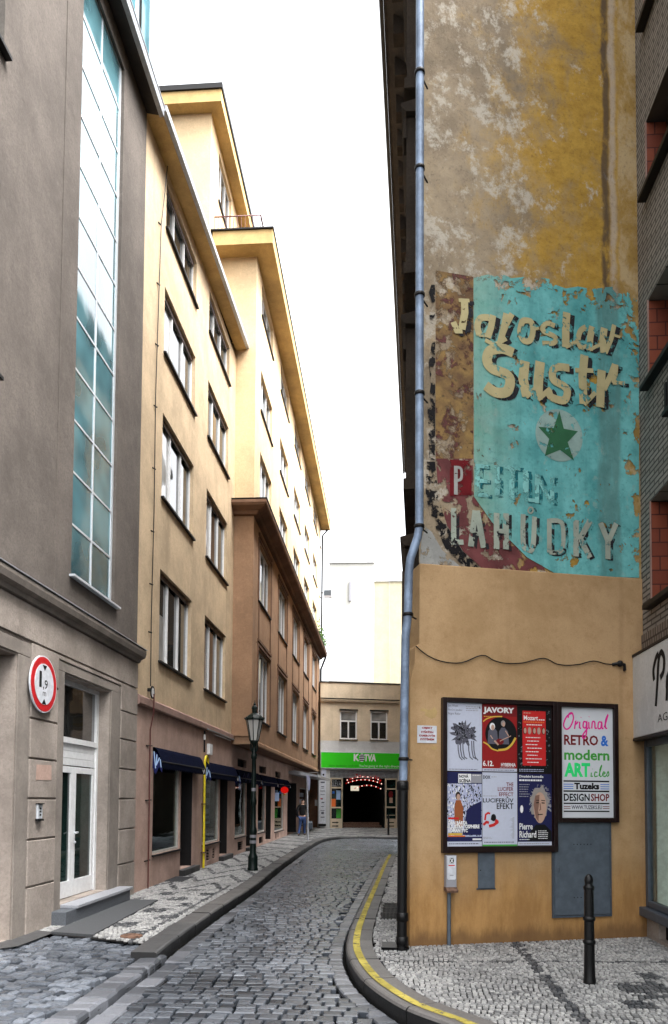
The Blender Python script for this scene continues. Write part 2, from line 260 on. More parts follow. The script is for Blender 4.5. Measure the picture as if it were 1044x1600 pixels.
class MB:
    def __init__(s): s.v = []; s.f = []; s.t = []; s.sm = []
    def add(s, vs, fs, tint=None, smooth=False):
        k = len(s.v); s.v += [tuple(x) for x in vs]; s.f += [tuple(i+k for i in f) for f in fs]; s.sm += [smooth]*len(fs)
        if tint is not None or s.t: s.t += [tint if tint is not None else .5]*len(fs)
        return s
    def box8(s, p, tint=None): return s.add(p, [(0, 3, 2, 1), (4, 5, 6, 7), (0, 1, 5, 4), (1, 2, 6, 5), (2, 3, 7, 6), (3, 0, 4, 7)], tint)
    def box(s, x0, x1, y0, y1, z0, z1): return s.box8([(x0, y0, z0), (x1, y0, z0), (x1, y1, z0), (x0, y1, z0), (x0, y0, z1), (x1, y0, z1), (x1, y1, z1), (x0, y1, z1)])
    def fb(s, F, u0, u1, d0, d1, z0, z1):
        return s.box8([F(u0, d0, z0), F(u1, d0, z0), F(u1, d1, z0), F(u0, d1, z0), F(u0, d0, z1), F(u1, d0, z1), F(u1, d1, z1), F(u0, d1, z1)])
    def poly(s, F, pts, d): return s.add([F(u, d, z) for u, z in pts], [tuple(range(len(pts)))])
    def slab(s, F, pts, d0, d1):
        n = len(pts); return s.add([F(u, d0, z) for u, z in pts]+[F(u, d1, z) for u, z in pts], [tuple(range(n))[::-1], tuple(range(n, 2*n))]+[(i, (i+1) % n, n+(i+1) % n, n+i) for i in range(n)])
    def prof(s, F, pts, u0, u1):
        """profile of (d,z) points swept along the wall"""
        n = len(pts); return s.add([F(u0, d, z) for d, z in pts]+[F(u1, d, z) for d, z in pts], [tuple(range(n))[::-1], tuple(range(n, 2*n))]+[(i, (i+1) % n, n+(i+1) % n, n+i) for i in range(n)])
    def tube(s, pts, r, k=8, cap=True):
        pts = [Vector(p) for p in pts]; n = len(pts); rs = r if isinstance(r, (list, tuple)) else [r]*n; vs = []; ref = None
        for i, p in enumerate(pts):
            t = (pts[min(i+1, n-1)]-pts[max(i-1, 0)]).normalized()
            a = ref if ref is not None else (Vector((0, 0, 1)) if abs(t.z) < .9 else Vector((1, 0, 0)))
            x = (a-t*a.dot(t)).normalized(); ref = x; y = t.cross(x)
            vs += [p+(x*math.cos(q)+y*math.sin(q))*rs[i] for q in [2*math.pi*j/k for j in range(k)]]
        fs = [(i*k+j, i*k+(j+1) % k, (i+1)*k+(j+1) % k, (i+1)*k+j) for i in range(n-1) for j in range(k)]
        s.add(vs, fs, smooth=True)
        if cap: s.add(vs[:k], [tuple(range(k))[::-1]]); s.add(vs[-k:], [tuple(range(k))])
        return s
    def lathe(s, c, prof, k=16, smooth=True):
        vs = [(c[0]+r*math.cos(2*math.pi*j/k), c[1]+r*math.sin(2*math.pi*j/k), c[2]+z) for r, z in prof for j in range(k)]; n = len(prof)
        s.add(vs, [(i*k+j, i*k+(j+1) % k, (i+1)*k+(j+1) % k, (i+1)*k+j) for i in range(n-1) for j in range(k)], smooth=smooth)
        s.add(vs[:k], [tuple(range(k))[::-1]]); s.add(vs[-k:], [tuple(range(k))]); return s
    def ball(s, c, r, k=8, m=6, sc=(1, 1, 1)):
        prof = [(max(1e-4, r*math.sin(math.pi*i/m)), -r*math.cos(math.pi*i/m)) for i in range(m+1)]; b = MB(); b.lathe((0, 0, 0), prof, k)
        return s.add([(c[0]+x*sc[0], c[1]+y*sc[1], c[2]+z*sc[2]) for x, y, z in b.v], b.f, smooth=True)
    def disc(s, F, u, z, ru, rz, d, k=24): return s.poly(F, [(u+ru*math.cos(2*math.pi*i/k), z+rz*math.sin(2*math.pi*i/k)) for i in range(k)], d)
    def ribbon(s, F, pts, w, d, step=.00006):
        """sign-writer's stroke of even width, mitred at its bends and rounded where it has many points"""
        P = [Vector(p) for p in pts]
        closed = (P[0]-P[-1]).length < w*.6 and len(P) > 4
        if len(P) >= 4: P = smooth([tuple(p) for p in P], 5)
        n = len(P); s._k = getattr(s, '_k', 0)+1; L_, R_ = [], []
        for i in range(n):
            a = (P[i]-P[i-1]).normalized() if i else (P[1]-P[0]).normalized(); b = (P[i+1]-P[i]).normalized() if i < n-1 else a
            t = (a+b); t = t.normalized() if t.length > 1e-6 else a; nn = Vector((-t.y, t.x)); c = max(.5, nn.dot(Vector((-a.y, a.x)))); k = w/2/c
            L_.append(tuple(P[i]+nn*k)); R_.append(tuple(P[i]-nn*k))
        for i in range(n-1): s.poly(F, [R_[i], R_[i+1], L_[i+1], L_[i]], d+s._k*step+i*2e-6)
        return s
    def stroke(s, F, pts, w, d, step=.00004):
        """a brush stroke lying on a wall"""
        for i in range(len(pts)-1):
            a, b = Vector(pts[i]), Vector(pts[i+1]); t = (b-a).normalized(); n = Vector((-t.y, t.x))*w/2; ext = t*w*.18 if 0 < i else t*0; ex2 = t*w*.18 if i < len(pts)-2 else t*0
            a, b = a-ext, b+ex2; s._k = getattr(s, '_k', 0)+1
            s.poly(F, [tuple(a-n), tuple(b-n), tuple(b+n), tuple(a+n)], d+s._k*step)
        return s
    def build(s, name, mat, parent=None, loc=None, bevel=0):
        wl_ = WLOC.get(parent.name, Vector((0, 0, 0))) if parent is not None else Vector(loc if loc is not None else (0, 0, 0))
        me = bpy.data.meshes.new(name); me.from_pydata([(x-wl_.x, y-wl_.y, z-wl_.z) for x, y, z in s.v], [], s.f); me.validate(); 
        if len(me.polygons) == len(s.sm): me.polygons.foreach_set('use_smooth', s.sm)
        if s.t and len(s.t) == len(me.polygons):
            a = me.attributes.new('tint', 'FLOAT', 'FACE'); a.data.foreach_set('value', s.t)
        me.materials.append(M[mat] if isinstance(mat, str) else mat)
        o = bpy.data.objects.new(name, me); COL.objects.link(o)
        if parent is not None: o.parent = parent
        else: o.location = wl_
        WLOC[o.name] = wl_
        if bevel:
            b = o.modifiers.new('bevel', 'BEVEL'); b.width = bevel; b.segments = 2; b.limit_method = 'ANGLE'; b.angle_limit = R(50)
        return o
WLOC = {}
def tag(o, label=None, cat=None, group=None, kind=None):
    if label: o['label'] = label
    if cat: o['category'] = cat
    if group: o['group'] = group
    if kind: o['kind'] = kind
    return o
def thing(name, label, cat, loc, group=None):
    o = bpy.data.objects.new(name, None); COL.objects.link(o); o.empty_display_size = .2; o.location = loc; WLOC[o.name] = Vector(loc); return tag(o, label, cat, group)
def kids(o): return [x for x in bpy.data.objects if x.parent == o]
def dup(o, loc, parent=None, label=None):
    c = o.copy(); COL.objects.link(c); c.parent = parent
    if parent is None: c.location = loc
    if label: c['label'] = label
    for ch in kids(o): dup(ch, None, c)
    return c
def struct(mb, name, mat, bevel=0): return tag(mb.build(name, mat, bevel=bevel), kind='structure')

def wall(F, u0, u1, z0, z1, holes, d=0.0, back=-6.0, reveal=.2, mb=None):
    """wall with real openings: face, reveals, ends, top; holes are (u0,u1,z0,z1[,depth])"""
    mb = mb or MB(); us = sorted({u0, u1, *[h[0] for h in holes], *[h[1] for h in holes]}); zs = sorted({z0, z1, *[h[2] for h in holes], *[h[3] for h in holes]})
    us = [u for u in us if u0 <= u <= u1]; zs = [z for z in zs if z0 <= z <= z1]
    for i in range(len(us)-1):
        for j in range(len(zs)-1):
            cu, cz = (us[i]+us[i+1])/2, (zs[j]+zs[j+1])/2
            if not any(h[0] < cu < h[1] and h[2] < cz < h[3] for h in holes): mb.poly(F, [(us[i], zs[j]), (us[i+1], zs[j]), (us[i+1], zs[j+1]), (us[i], zs[j+1])], d)
    for h in holes:
        dp = d-(h[4] if len(h) > 4 else reveal); a, b, c, e = h[:4]
        for p, q in (((a, c), (b, c)), ((b, c), (b, e)), ((b, e), (a, e)), ((a, e), (a, c))):
            mb.add([F(p[0], d, p[1]), F(q[0], d, q[1]), F(q[0], dp, q[1]), F(p[0], dp, p[1])], [(0, 3, 2, 1)])
    if back is not None:
        for u in (u0, u1): mb.add([F(u, d, z0), F(u, back, z0), F(u, back, z1), F(u, d, z1)], [(0, 1, 2, 3)])
        mb.add([F(u0, d, z1), F(u1, d, z1), F(u1, back, z1), F(u0, back, z1)], [(0, 1, 2, 3)]); mb.add([F(u0, back, z0), F(u1, back, z0), F(u1, back, z1), F(u0, back, z1)], [(0, 1, 2, 3)])
    return mb
def window(F, parent, u0, u1, z0, z1, d, splits=(1/3, 2/3), transom=None, frame='old_frame', glass='glass', sill='dark_metal', bar=.045, fr=.06, sillout=.07, sillover=.04, sillh=.04, depth=.06, wallface=0.0):
    mb = MB(); a, b = d, d+depth
    mb.fb(F, u0, u0+fr, a, b, z0, z1); mb.fb(F, u1-fr, u1, a, b, z0, z1); mb.fb(F, u0+fr, u1-fr, a, b, z0, z0+fr); mb.fb(F, u0+fr, u1-fr, a, b, z1-fr, z1)
    for s in splits: c = u0+(u1-u0)*s; mb.fb(F, c-bar/2, c+bar/2, a, b+.006, z0+fr, z1-fr)
    for tr in (transom or ()): c = z0+(z1-z0)*tr; mb.fb(F, u0+fr, u1-fr, a, b-.003, c-bar/2, c+bar/2)
    w = mb.build('window', frame, parent)
    MB().fb(F, u0+fr*.5, u1-fr*.5, a+.012, a+.022, z0+fr*.5, z1-fr*.5).build('pane', glass, w)
    if sill: MB().fb(F, u0-sillover, u1+sillover, d+depth+.003, wallface+sillout, z0-sillh, z0-.002).build('sill', sill, w)
    return w
FONT_CACHE = {}
def text(body, F, u0, u1, z0, z1, d, mat, parent, name='lettering', shear=0, bold=0.0, rot=False):
    key = (body, shear, bold)
    if key not in FONT_CACHE:
        cu = bpy.data.curves.new('t', 'FONT'); cu.body = body; cu.size = 1; cu.shear = shear; cu.offset = bold; cu.resolution_u = 2
        ob = bpy.data.objects.new('t', cu); COL.objects.link(ob); dg = bpy.context.evaluated_depsgraph_get(); dg.update()
        me = ob.evaluated_get(dg).to_mesh(); vs = [tuple(v.co) for v in me.vertices]; fs = [tuple(p.vertices) for p in me.polygons]
        ob.evaluated_get(dg).to_mesh_clear(); bpy.data.objects.remove(ob); bpy.data.curves.remove(cu); FONT_CACHE[key] = (vs, fs)
    vs, fs = FONT_CACHE[key]; xs = [v[0] for v in vs]; ys = [v[1] for v in vs]; x0, x1, y0, y1 = min(xs), max(xs), min(ys), max(ys)
    mb = MB(); mb.add([F(u0+(v[0]-x0)/(x1-x0)*(u1-u0), d, z0+(v[1]-y0)/(y1-y0)*(z1-z0)) for v in vs], fs)
    return mb.build(name, mat, parent)
def rect(F, u0, u1, z0, z1, d, mat, parent, name): return MB().poly(F, [(u0, z0), (u1, z0), (u1, z1), (u0, z1)], d).build(name, mat, parent)
def vnoise(x, y, s, seed=0):
    """smooth value noise on arrays"""
    g = np.random.default_rng(seed).random((64, 64)); x = np.asarray(x)*s+100; y = np.asarray(y)*s+100; i = np.floor(x).astype(int); j = np.floor(y).astype(int); fx = x-i; fy = y-j; fx = fx*fx*(3-2*fx); fy = fy*fy*(3-2*fy)
    G_ = lambda a, b: g[a % 64, b % 64]
    return (G_(i, j)*(1-fx)+G_(i+1, j)*fx)*(1-fy)+(G_(i, j+1)*(1-fx)+G_(i+1, j+1)*fx)*fy
def inpoly(x, y, P):
    r = np.zeros(len(x), bool); n = len(P)
    for i in range(n):
        (x0, y0), (x1, y1) = P[i], P[(i+1) % n]
        if y0 == y1: continue
        c = ((y0 > y) != (y1 > y)) & (x < (x1-x0)*(y-y0)/(y1-y0)+x0); r ^= c
    return r
def setts(name, mat, cells, zf, gap=.008, h=.05, bev=.012, tilt=.012, jit=.006, tintf=None, hj=.006, dome=True):
    """cells: list of (cx,cy,half_p,half_q,angle). one paving surface made of single cut stones"""
    A = np.array(cells); n = len(A); cx, cy, hp, hq, an = A.T; ca, sa = np.cos(an), np.sin(an)
    z = zf(cx, cy)+RNG.normal(0, hj, n); tx = RNG.normal(0, tilt, n); ty = RNG.normal(0, tilt, n)
    rings = [(0, -h), (0, -bev*1.1), (bev, 0)] if dome else [(0, -h), (bev, 0)]
    V = []; sg = [(-1, -1), (1, -1), (1, 1), (-1, 1)]; cj = RNG.normal(0, jit, (n, 4, 2))
    for inset, dz in rings:
        for k, (a, b) in enumerate(sg):
            p = a*(hp-gap/2-inset)+cj[:, k, 0]; q = b*(hq-gap/2-inset)+cj[:, k, 1]
            V.append(np.stack([cx+p*ca-q*sa, cy+p*sa+q*ca, z+dz+p*tx+q*ty], 1))
    if dome: V.append(np.stack([cx, cy, z+.0015], 1))
    nv = len(V); V = np.stack(V, 1).reshape(-1, 3); nr = len(rings); F = []
    base = [(r*4+k, r*4+(k+1) % 4, (r+1)*4+(k+1) % 4, (r+1)*4+k) for r in range(nr-1) for k in range(4)]
    t0 = (nr-1)*4
    quads = (np.array(base)[None]+(np.arange(n)*nv)[:, None, None]).reshape(-1, 4)
    if dome: tops = (np.array([(t0+k, t0+(k+1) % 4, nr*4) for k in range(4)])[None]+(np.arange(n)*nv)[:, None, None]).reshape(-1, 3)
    else: tops = (np.array([(t0, t0+1, t0+2, t0+3)])[None]+(np.arange(n)*nv)[:, None, None]).reshape(-1, 4)
    me = bpy.data.meshes.new(name); me.from_pydata(V.tolist(), [], quads.tolist()+tops.tolist())
    tint = tintf(cx, cy) if tintf else RNG.random(n)
    tv = np.concatenate([np.repeat(tint, len(base)), np.repeat(tint, 4 if dome else 1)])
    a = me.attributes.new('tint', 'FLOAT', 'FACE'); a.data.foreach_set('value', tv.astype(np.float32))
    me.materials.append(M[mat]); o = bpy.data.objects.new(name, me); COL.objects.link(o); return tag(o, kind='structure')
def smooth(P, n=12):
    out = []; P = [Vector(p) for p in P]
    for i in range(len(P)-1):
        p0, p1, p2, p3 = P[max(i-1, 0)], P[i], P[i+1], P[min(i+2, len(P)-1)]
        for k in range(n):
            t = k/n; out.append(.5*((2*p1)+(p2-p0)*t+(2*p0-5*p1+4*p2-p3)*t*t+(3*p1-p0-3*p2+p3)*t**3))
    return out+[P[-1]]
def resample(P, step):
    d = [0]
    for a, b in zip(P, P[1:]): d.append(d[-1]+(b-a).length)
    n = max(1, round(d[-1]/step)); out = []; j = 0
    for k in range(n+1):
        s = d[-1]*k/n
        while j < len(P)-2 and d[j+1] < s: j += 1
        f = (s-d[j])/max(1e-9, d[j+1]-d[j]); out.append(P[j].lerp(P[j+1], min(1, max(0, f))))
    return out
def normals(P, side):
    out = []
    for i in range(len(P)):
        t = (P[min(i+1, len(P)-1)]-P[max(i-1, 0)]).normalized(); out.append(Vector((t.y, -t.x))*side)
    return out
STROKES={"cream":[[0.092,[[0.671,7.636],[0.679,7.471],[0.64,7.255]]],[0.074,[[0.647,7.241],[0.577,7.231],[0.531,7.328]]],[0.044,[[0.601,7.605],[0.738,7.622]]],[0.082,[[0.994,7.453],[0.883,7.428],[0.839,7.33],[0.867,7.214]]],[0.082,[[1.041,7.49],[1.017,7.343],[0.969,7.202]]],[0.052,[[0.859,7.223],[0.985,7.229]]],[0.082,[[1.217,7.538],[1.185,7.368],[1.136,7.171]]],[0.071,[[1.152,7.242],[1.217,7.404],[1.29,7.545]]],[0.074,[[1.427,7.482],[1.394,7.339],[1.442,7.236],[1.523,7.248],[1.565,7.365],[1.544,7.481],[1.46,7.49],[1.419,7.465]]],[0.033,[[1.565,7.388],[1.647,7.423]]],[0.063,[[1.86,7.481],[1.769,7.5],[1.708,7.458],[1.708,7.392],[1.831,7.358],[1.873,7.319],[1.837,7.261],[1.69,7.239]]],[0.101,[[2.024,7.678],[2.008,7.464],[2.007,7.233]]],[0.045,[[2.007,7.233],[2.15,7.327]]],[0.069,[[2.288,7.533],[2.208,7.468],[2.178,7.344],[2.22,7.244]]],[0.088,[[2.374,7.553],[2.344,7.409],[2.335,7.241]]],[0.043,[[2.22,7.244],[2.336,7.328]]],[0.095,[[2.541,7.558],[2.518,7.394],[2.531,7.236]]],[0.061,[[2.552,7.239],[2.635,7.425],[2.681,7.62]]],[0.035,[[2.665,7.49],[2.767,7.472]]],[0.043,[[2.335,7.248],[2.488,7.343]]],[0.126,[[1.304,7.059],[1.168,7.092],[1.009,7.046],[0.961,6.926],[1.024,6.83],[1.215,6.781],[1.262,6.696],[1.214,6.569],[1.071,6.542],[0.944,6.608]]],[0.05,[[0.938,7.167],[1.056,7.124],[1.216,7.224]]],[0.126,[[1.457,6.982],[1.432,6.75],[1.479,6.543]]],[0.126,[[1.661,7.003],[1.635,6.762],[1.625,6.532]]],[0.056,[[1.471,6.534],[1.618,6.683]]],[0.062,[[1.625,6.524],[1.798,6.684]]],[0.098,[[2.054,6.976],[1.899,6.968],[1.828,6.906],[1.841,6.796],[1.982,6.737],[2.024,6.664],[1.973,6.559],[1.812,6.577],[1.77,6.643]]],[0.111,[[2.263,7.171],[2.232,6.902],[2.243,6.548]]],[0.057,[[2.132,6.961],[2.383,6.989]]],[0.057,[[2.25,6.542],[2.41,6.715]]],[0.113,[[2.499,7.012],[2.483,6.804],[2.473,6.537]]],[0.076,[[2.526,6.77],[2.615,6.941],[2.682,7.111]]],[0.076,[[2.697,7.113],[2.672,6.869]]],[0.048,[[2.651,6.873],[2.822,6.887]]]],"grey":[[0.065,[[0.536,5.078],[0.536,4.64]]],[0.061,[[0.521,4.671],[0.659,4.682]]],[0.073,[[0.809,5.075],[0.751,4.636]]],[0.073,[[0.83,5.077],[0.914,4.635]]],[0.05,[[0.775,4.792],[0.899,4.803]]],[0.073,[[1.08,5.071],[1.079,4.634]]],[0.073,[[1.202,5.078],[1.2,4.64]]],[0.061,[[1.087,4.849],[1.198,4.859]]],[0.065,[[1.425,5.088],[1.424,4.737],[1.476,4.667],[1.549,4.695],[1.575,5.072]]],[0.019,[[1.491,5.147],[1.511,5.179],[1.548,5.175],[1.554,5.138],[1.527,5.11],[1.494,5.122],[1.49,5.154]]],[0.062,[[1.77,5.063],[1.768,4.648]]],[0.058,[[1.77,5.041],[1.902,5.046],[1.952,4.979],[1.95,4.742],[1.884,4.664],[1.768,4.655]]],[0.075,[[2.13,5.081],[2.126,4.63]]],[0.072,[[2.32,5.092],[2.183,4.855],[2.316,4.63]]],[0.072,[[2.464,5.076],[2.563,4.858],[2.561,4.63]]],[0.066,[[2.682,5.088],[2.574,4.859]]]],"ghost":[[0.062,[[0.838,5.64],[0.838,5.255]]],[0.05,[[0.838,5.617],[0.979,5.622]]],[0.05,[[0.838,5.439],[0.963,5.445]]],[0.05,[[0.838,5.269],[0.979,5.273]]],[0.065,[[1.09,5.652],[1.089,5.272]]],[0.065,[[1.28,5.643],[1.279,5.246]]],[0.05,[[1.185,5.64],[1.392,5.64]]],[0.065,[[1.457,5.632],[1.455,5.256]]],[0.044,[[1.455,5.271],[1.6,5.27]]],[0.056,[[1.473,5.599],[1.471,5.242]]],[0.056,[[1.611,5.599],[1.609,5.241]]],[0.056,[[1.611,5.585],[1.795,5.259]]],[0.056,[[1.813,5.592],[1.81,5.246]]]],"pwhite":[[0.047,[[0.564,5.587],[0.564,5.242]]],[0.033,[[0.564,5.573],[0.629,5.558],[0.629,5.44],[0.564,5.411]]]]}
PAINT={"teal":[[0.794,7.921],[0.992,7.994],[1.201,8.021],[1.285,7.995],[1.54,8.062],[1.798,8.073],[1.849,8.017],[2.014,7.987],[2.19,8.041],[2.367,8.037],[2.681,8.122],[2.789,8.04],[2.908,8.11],[3.044,7.982],[2.999,4.433],[2.377,4.403],[1.859,4.396],[1.479,4.569],[1.272,4.746],[1.025,4.957],[0.797,5.244]],"maroon":[[0.316,5.653],[0.782,5.705],[0.797,5.244],[1.025,4.957],[1.272,4.746],[1.479,4.569],[1.859,4.396],[0.918,4.379],[0.659,4.58],[0.46,4.867],[0.356,5.2]],"black":[[0.205,5.603],[0.308,5.614],[0.348,5.199],[0.452,4.866],[0.651,4.579],[0.918,4.379],[0.683,4.376],[0.436,4.599],[0.285,4.889],[0.19,5.183]],"panel":[[0.314,7.934],[0.794,7.936],[0.79,5.706],[0.316,5.653]],"b1":[[0.258,7.745],[0.306,7.753],[0.307,7.27],[0.251,7.277],[0.227,7.413],[0.267,7.536],[0.227,7.646]],"b2":[[0.267,7.055],[0.307,7.061],[0.308,6.227],[0.308,5.63],[0.237,5.637],[0.212,6.215],[0.252,6.528],[0.228,6.794]],"white":[[0.144,4.688],[0.191,4.828],[0.269,4.774],[0.396,4.573],[0.635,4.38],[0.121,4.385]],"redp":[[0.491,5.658],[0.766,5.672],[0.765,5.264],[0.491,5.221]],"circle":[[1.914,6.11],[2.235,6.148],[1.916,6.43]],"star":[[1.916,6.422],[1.975,6.205],[2.166,6.196],[2.025,6.043],[2.11,5.821],[1.921,5.935],[1.715,5.833],[1.776,6.054],[1.632,6.188],[1.837,6.197]]}
# ------------------------------------------------------------------ ground, road, pavements, kerbs
g = MB(); g.add([(-60, -30, -.2), (60, -30, -.2), (60, 160, -.2), (-60, 160, -.2)], [(0, 1, 2, 3)]); struct(g, 'ground', 'joint')
ZR = -.10
LK = [(-2.40, 7.75), (-2.44, 8.6), (-2.47, 10.5), (-2.46, 14), (-2.56, 18), (-2.62, 24), (-2.6, 28), (-2.45, 30.6), (-1.9, 32.3), (-1.1, 32.8), (.2, 33.0), (1.5, 33.1)]
RK = [(1.1, 4.6), (.78, 5.1), (.478, 5.544), (.205, 5.9), (.008, 6.3), (-.167, 6.79), (-.295, 7.345), (-.385, 7.941), (-.425, 8.5), (-.432, 9.3), (-.407, 10.3), (-.349, 11.9), (-.242, 14.6), (-.085, 18.6), (.088, 22.2)]
LKs = smooth(LK); RKs = smooth(RK)
road_poly = [(-2.36, 3.2)]+[(p.x, p.y) for p in LKs]+[(1.6, 33), (1.6, 22.6)]+[(p.x, p.y) for p in RKs[::-1]]+[(1.6, 4.2), (1.6, 3.2)]
def shrink(poly, cells, m=0.0):
    A = np.array(cells); return [tuple(c) for c, k in zip(cells, inpoly(A[:, 0], A[:, 1], poly)) if k]
def rows(x0, x1, y0, y1, sp, sq, vp=.25, wob=None):
    out = []; y = y0
    while y < y1:
        hq = sq*random.uniform(.9, 1.1); x = x0-random.random()*sp
        while x < x1:
            w = sp*random.uniform(1-vp, 1+vp); cx, cy = x+w/2, y+hq/2
            if wob: cy += wob(cx, cy)
            out.append((cx, cy, w/2, hq/2, random.gauss(0, .02))); x += w
        y += hq
    return out
# strip of longer setts beside each kerb
def strip(P, side, off, w, step, jitter=.0):
    Q = resample(P, step); N = normals(Q, side); out = []
    for i in range(len(Q)-1):
        c = (Q[i]+Q[i+1])/2+(N[i]+N[i+1]).normalized()*(off+w/2); t = Q[i+1]-Q[i]
        out.append((c.x, c.y, t.length/2*random.uniform(.97, 1.0), w/2, math.atan2(t.y, t.x)))
    return out
lp = [p+n*.27 for p, n in zip(LKs, normals(LKs, 1))]; rp = [p+n*.22 for p, n in zip(RKs, normals(RKs, -1))]
inner = [(-2.12, 3.2), (-2.12, 7.7)]+[(p.x, p.y) for p in lp if p.y > 7.75]+[(1.6, 32.7), (1.6, 22.6)]+[(p.x, p.y) for p in rp[::-1]]+[(1.3, 3.2)]
near = shrink(inner, rows(-2.7, 1.7, 3.6, 16, .15, .142, .25, lambda x, y: .03*math.sin(x*2.2+y*.4))); far = shrink(inner, rows(-2.8, 1.7, 16, 33, .17, .15, .25))
zroad = lambda x, y: ZR+.03*(1-np.clip((x+1.3)/1.4, -1, 1)**2)-.015
def rt(x, y): return np.clip(RNG.normal(.46, .2, len(x))+.45*(vnoise(x, y, .9, 3)-.5)-.45*np.clip(vnoise(x*1.6, y*.5, .8, 9)-.55, 0, 1), 0, 1)
setts('road', 'sett', near+far, zroad, .018, .06, .008, .012, .004, rt, .003)
setts('road', 'sett_pale', strip(LKs[2:], 1, .055, .2, .3), lambda x, y: zroad(x, y)-.012, .012, .06, .012, .01, .003, None, .003)
setts('road', 'sett_pale', strip([Vector((-2.325, 3.5)), Vector((-2.325, 7.75))], 1, .0, .2, .3), lambda x, y: zroad(x, y)-.012, .012, .06, .012, .015, .004, None, .003)
setts('road', 'sett_pale', strip(RKs, -1, .035, .17, .17), lambda x, y: zroad(x, y)-.01, .012, .06, .012, .015, .004, None, .003)
jb = MB(); jb.add([(x, y, -.15) for x, y in [(-2.9, 3.2), (-2.9, 34), (2.6, 34), (2.6, 3.2)]], [(0, 1, 2, 3)]); struct(jb, 'road', 'joint')
# gateway crossing on the left, level with the road edge
gate = [(-5.2, 3.2), (-5.2, 7.6), (-4.25, 8.0), (-4.02, 8.8), (-3.4, 8.7), (-2.86, 8.42), (-2.62, 7.9), (-2.58, 3.2)]
gc = []
for c in rows(-5.4, -2.5, 3.4, 8.9, .15, .125, .4): gc.append((c[0], c[1]+.12*math.cos((c[0]+3.9)*2.0), c[2], c[3], c[4]-.24*math.sin((c[0]+3.9)*2.0)*.8))
setts('road', 'sett', shrink(gate, gc), lambda x, y: -.055+.03*np.clip((-x-3)/1.2, 0, 1)+.02*vnoise(x, y, 1.4, 5),   .022, .07, .014, .025, .008, lambda x, y: np.clip(RNG.normal(.55, .22, len(x))+.3*(vnoise(x, y, 1.3, 4)-.5), 0, 1), .005)
bl = []; y = 4.0
while y < 7.85:
    L_ = random.uniform(.16, .26); bl.append((-2.46, y+L_/2, L_/2, .125, math.pi/2+random.gauss(0, .02))); y += L_
setts('road', 'sett_pale', bl, lambda x, y: -.045+0*x, .012, .1, .02, .02, .005, lambda x, y: np.clip(RNG.normal(.5, .28, len(x)), 0, 1), .004)
gj = MB(); gj.add([(x, y, -.105) for x, y in [(-5.4, 3.2), (-2.34, 3.2), (-2.34, 7.75), (-2.6, 8.0), (-2.95, 8.5), (-4.1, 8.8), (-5.4, 8.9)]], [tuple(range(7))]); struct(gj, 'road', 'joint')
# kerbs of granite blocks
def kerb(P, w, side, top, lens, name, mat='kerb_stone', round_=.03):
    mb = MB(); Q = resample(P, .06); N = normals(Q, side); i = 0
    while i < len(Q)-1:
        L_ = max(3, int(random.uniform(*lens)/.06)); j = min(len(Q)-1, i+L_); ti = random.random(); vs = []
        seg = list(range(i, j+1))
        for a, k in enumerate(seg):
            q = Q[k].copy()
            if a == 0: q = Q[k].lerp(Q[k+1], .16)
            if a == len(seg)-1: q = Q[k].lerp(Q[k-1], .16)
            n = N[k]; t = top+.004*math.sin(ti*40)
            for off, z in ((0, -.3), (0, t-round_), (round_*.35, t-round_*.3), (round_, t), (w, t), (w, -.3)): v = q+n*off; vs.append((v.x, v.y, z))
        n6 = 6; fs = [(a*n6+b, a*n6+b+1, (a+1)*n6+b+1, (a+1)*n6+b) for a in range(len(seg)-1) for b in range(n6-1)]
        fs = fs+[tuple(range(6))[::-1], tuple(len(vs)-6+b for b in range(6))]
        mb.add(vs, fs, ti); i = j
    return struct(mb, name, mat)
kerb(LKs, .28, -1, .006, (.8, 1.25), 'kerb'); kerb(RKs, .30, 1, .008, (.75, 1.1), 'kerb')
# yellow line painted on the right kerb
yl = MB(); Q = resample(RKs, .08); N = normals(Q, 1)
for i in range(4, len(Q)-2):
    a0, a1 = Q[i]+N[i]*.08, Q[i]+N[i]*.16; b0, b1 = Q[i+1]+N[i+1]*.08, Q[i+1]+N[i+1]*.16
    yl.add([(a0.x, a0.y, .0165), (a1.x, a1.y, .0165), (b1.x, b1.y, .0165), (b0.x, b0.y, .0165)], [(0, 1, 2, 3)])
struct(yl, 'road_marking', 'yellow_paint')
# mosaic pavements
def mosaic(poly, x0, x1, y0, y1, s, tf, name='pavement', wob=0.0, skip=()):
    cs = shrink(poly, rows(x0, x1, y0, y1, s, s, .12, (lambda x, y: wob*math.sin(x*7+y*3)) if wob else None))
    for sk in skip: A = np.array(cs); cs = [c for c, k in zip(cs, inpoly(A[:, 0], A[:, 1], sk)) if not k]
    cs = [(a, b, c, d, e+random.gauss(0, .05)) for a, b, c, d, e in cs]
    return setts(name, 'mosaic', cs, lambda x, y: 0*x, .0085, .03, .0035, .014, .0016, tf, .001, dome=False)
lin = [p+n*.30 for p, n in zip(LKs, normals(LKs, -1))]; rin = [p+n*.32 for p, n in zip(RKs, normals(RKs, 1))]
matp = [(-4.04, 8.78), (-3.46, 8.66), (-3.62, 11.7), (-4.06, 11.7)]
lpoly = [(-4.3, 8.9), (-3.4, 8.64), (-2.88, 8.36)]+[(p.x, p.y) for p in lin if p.y > 8.45 and p.y < 24]+[(-2.98, 24), (-4.4, 24)]
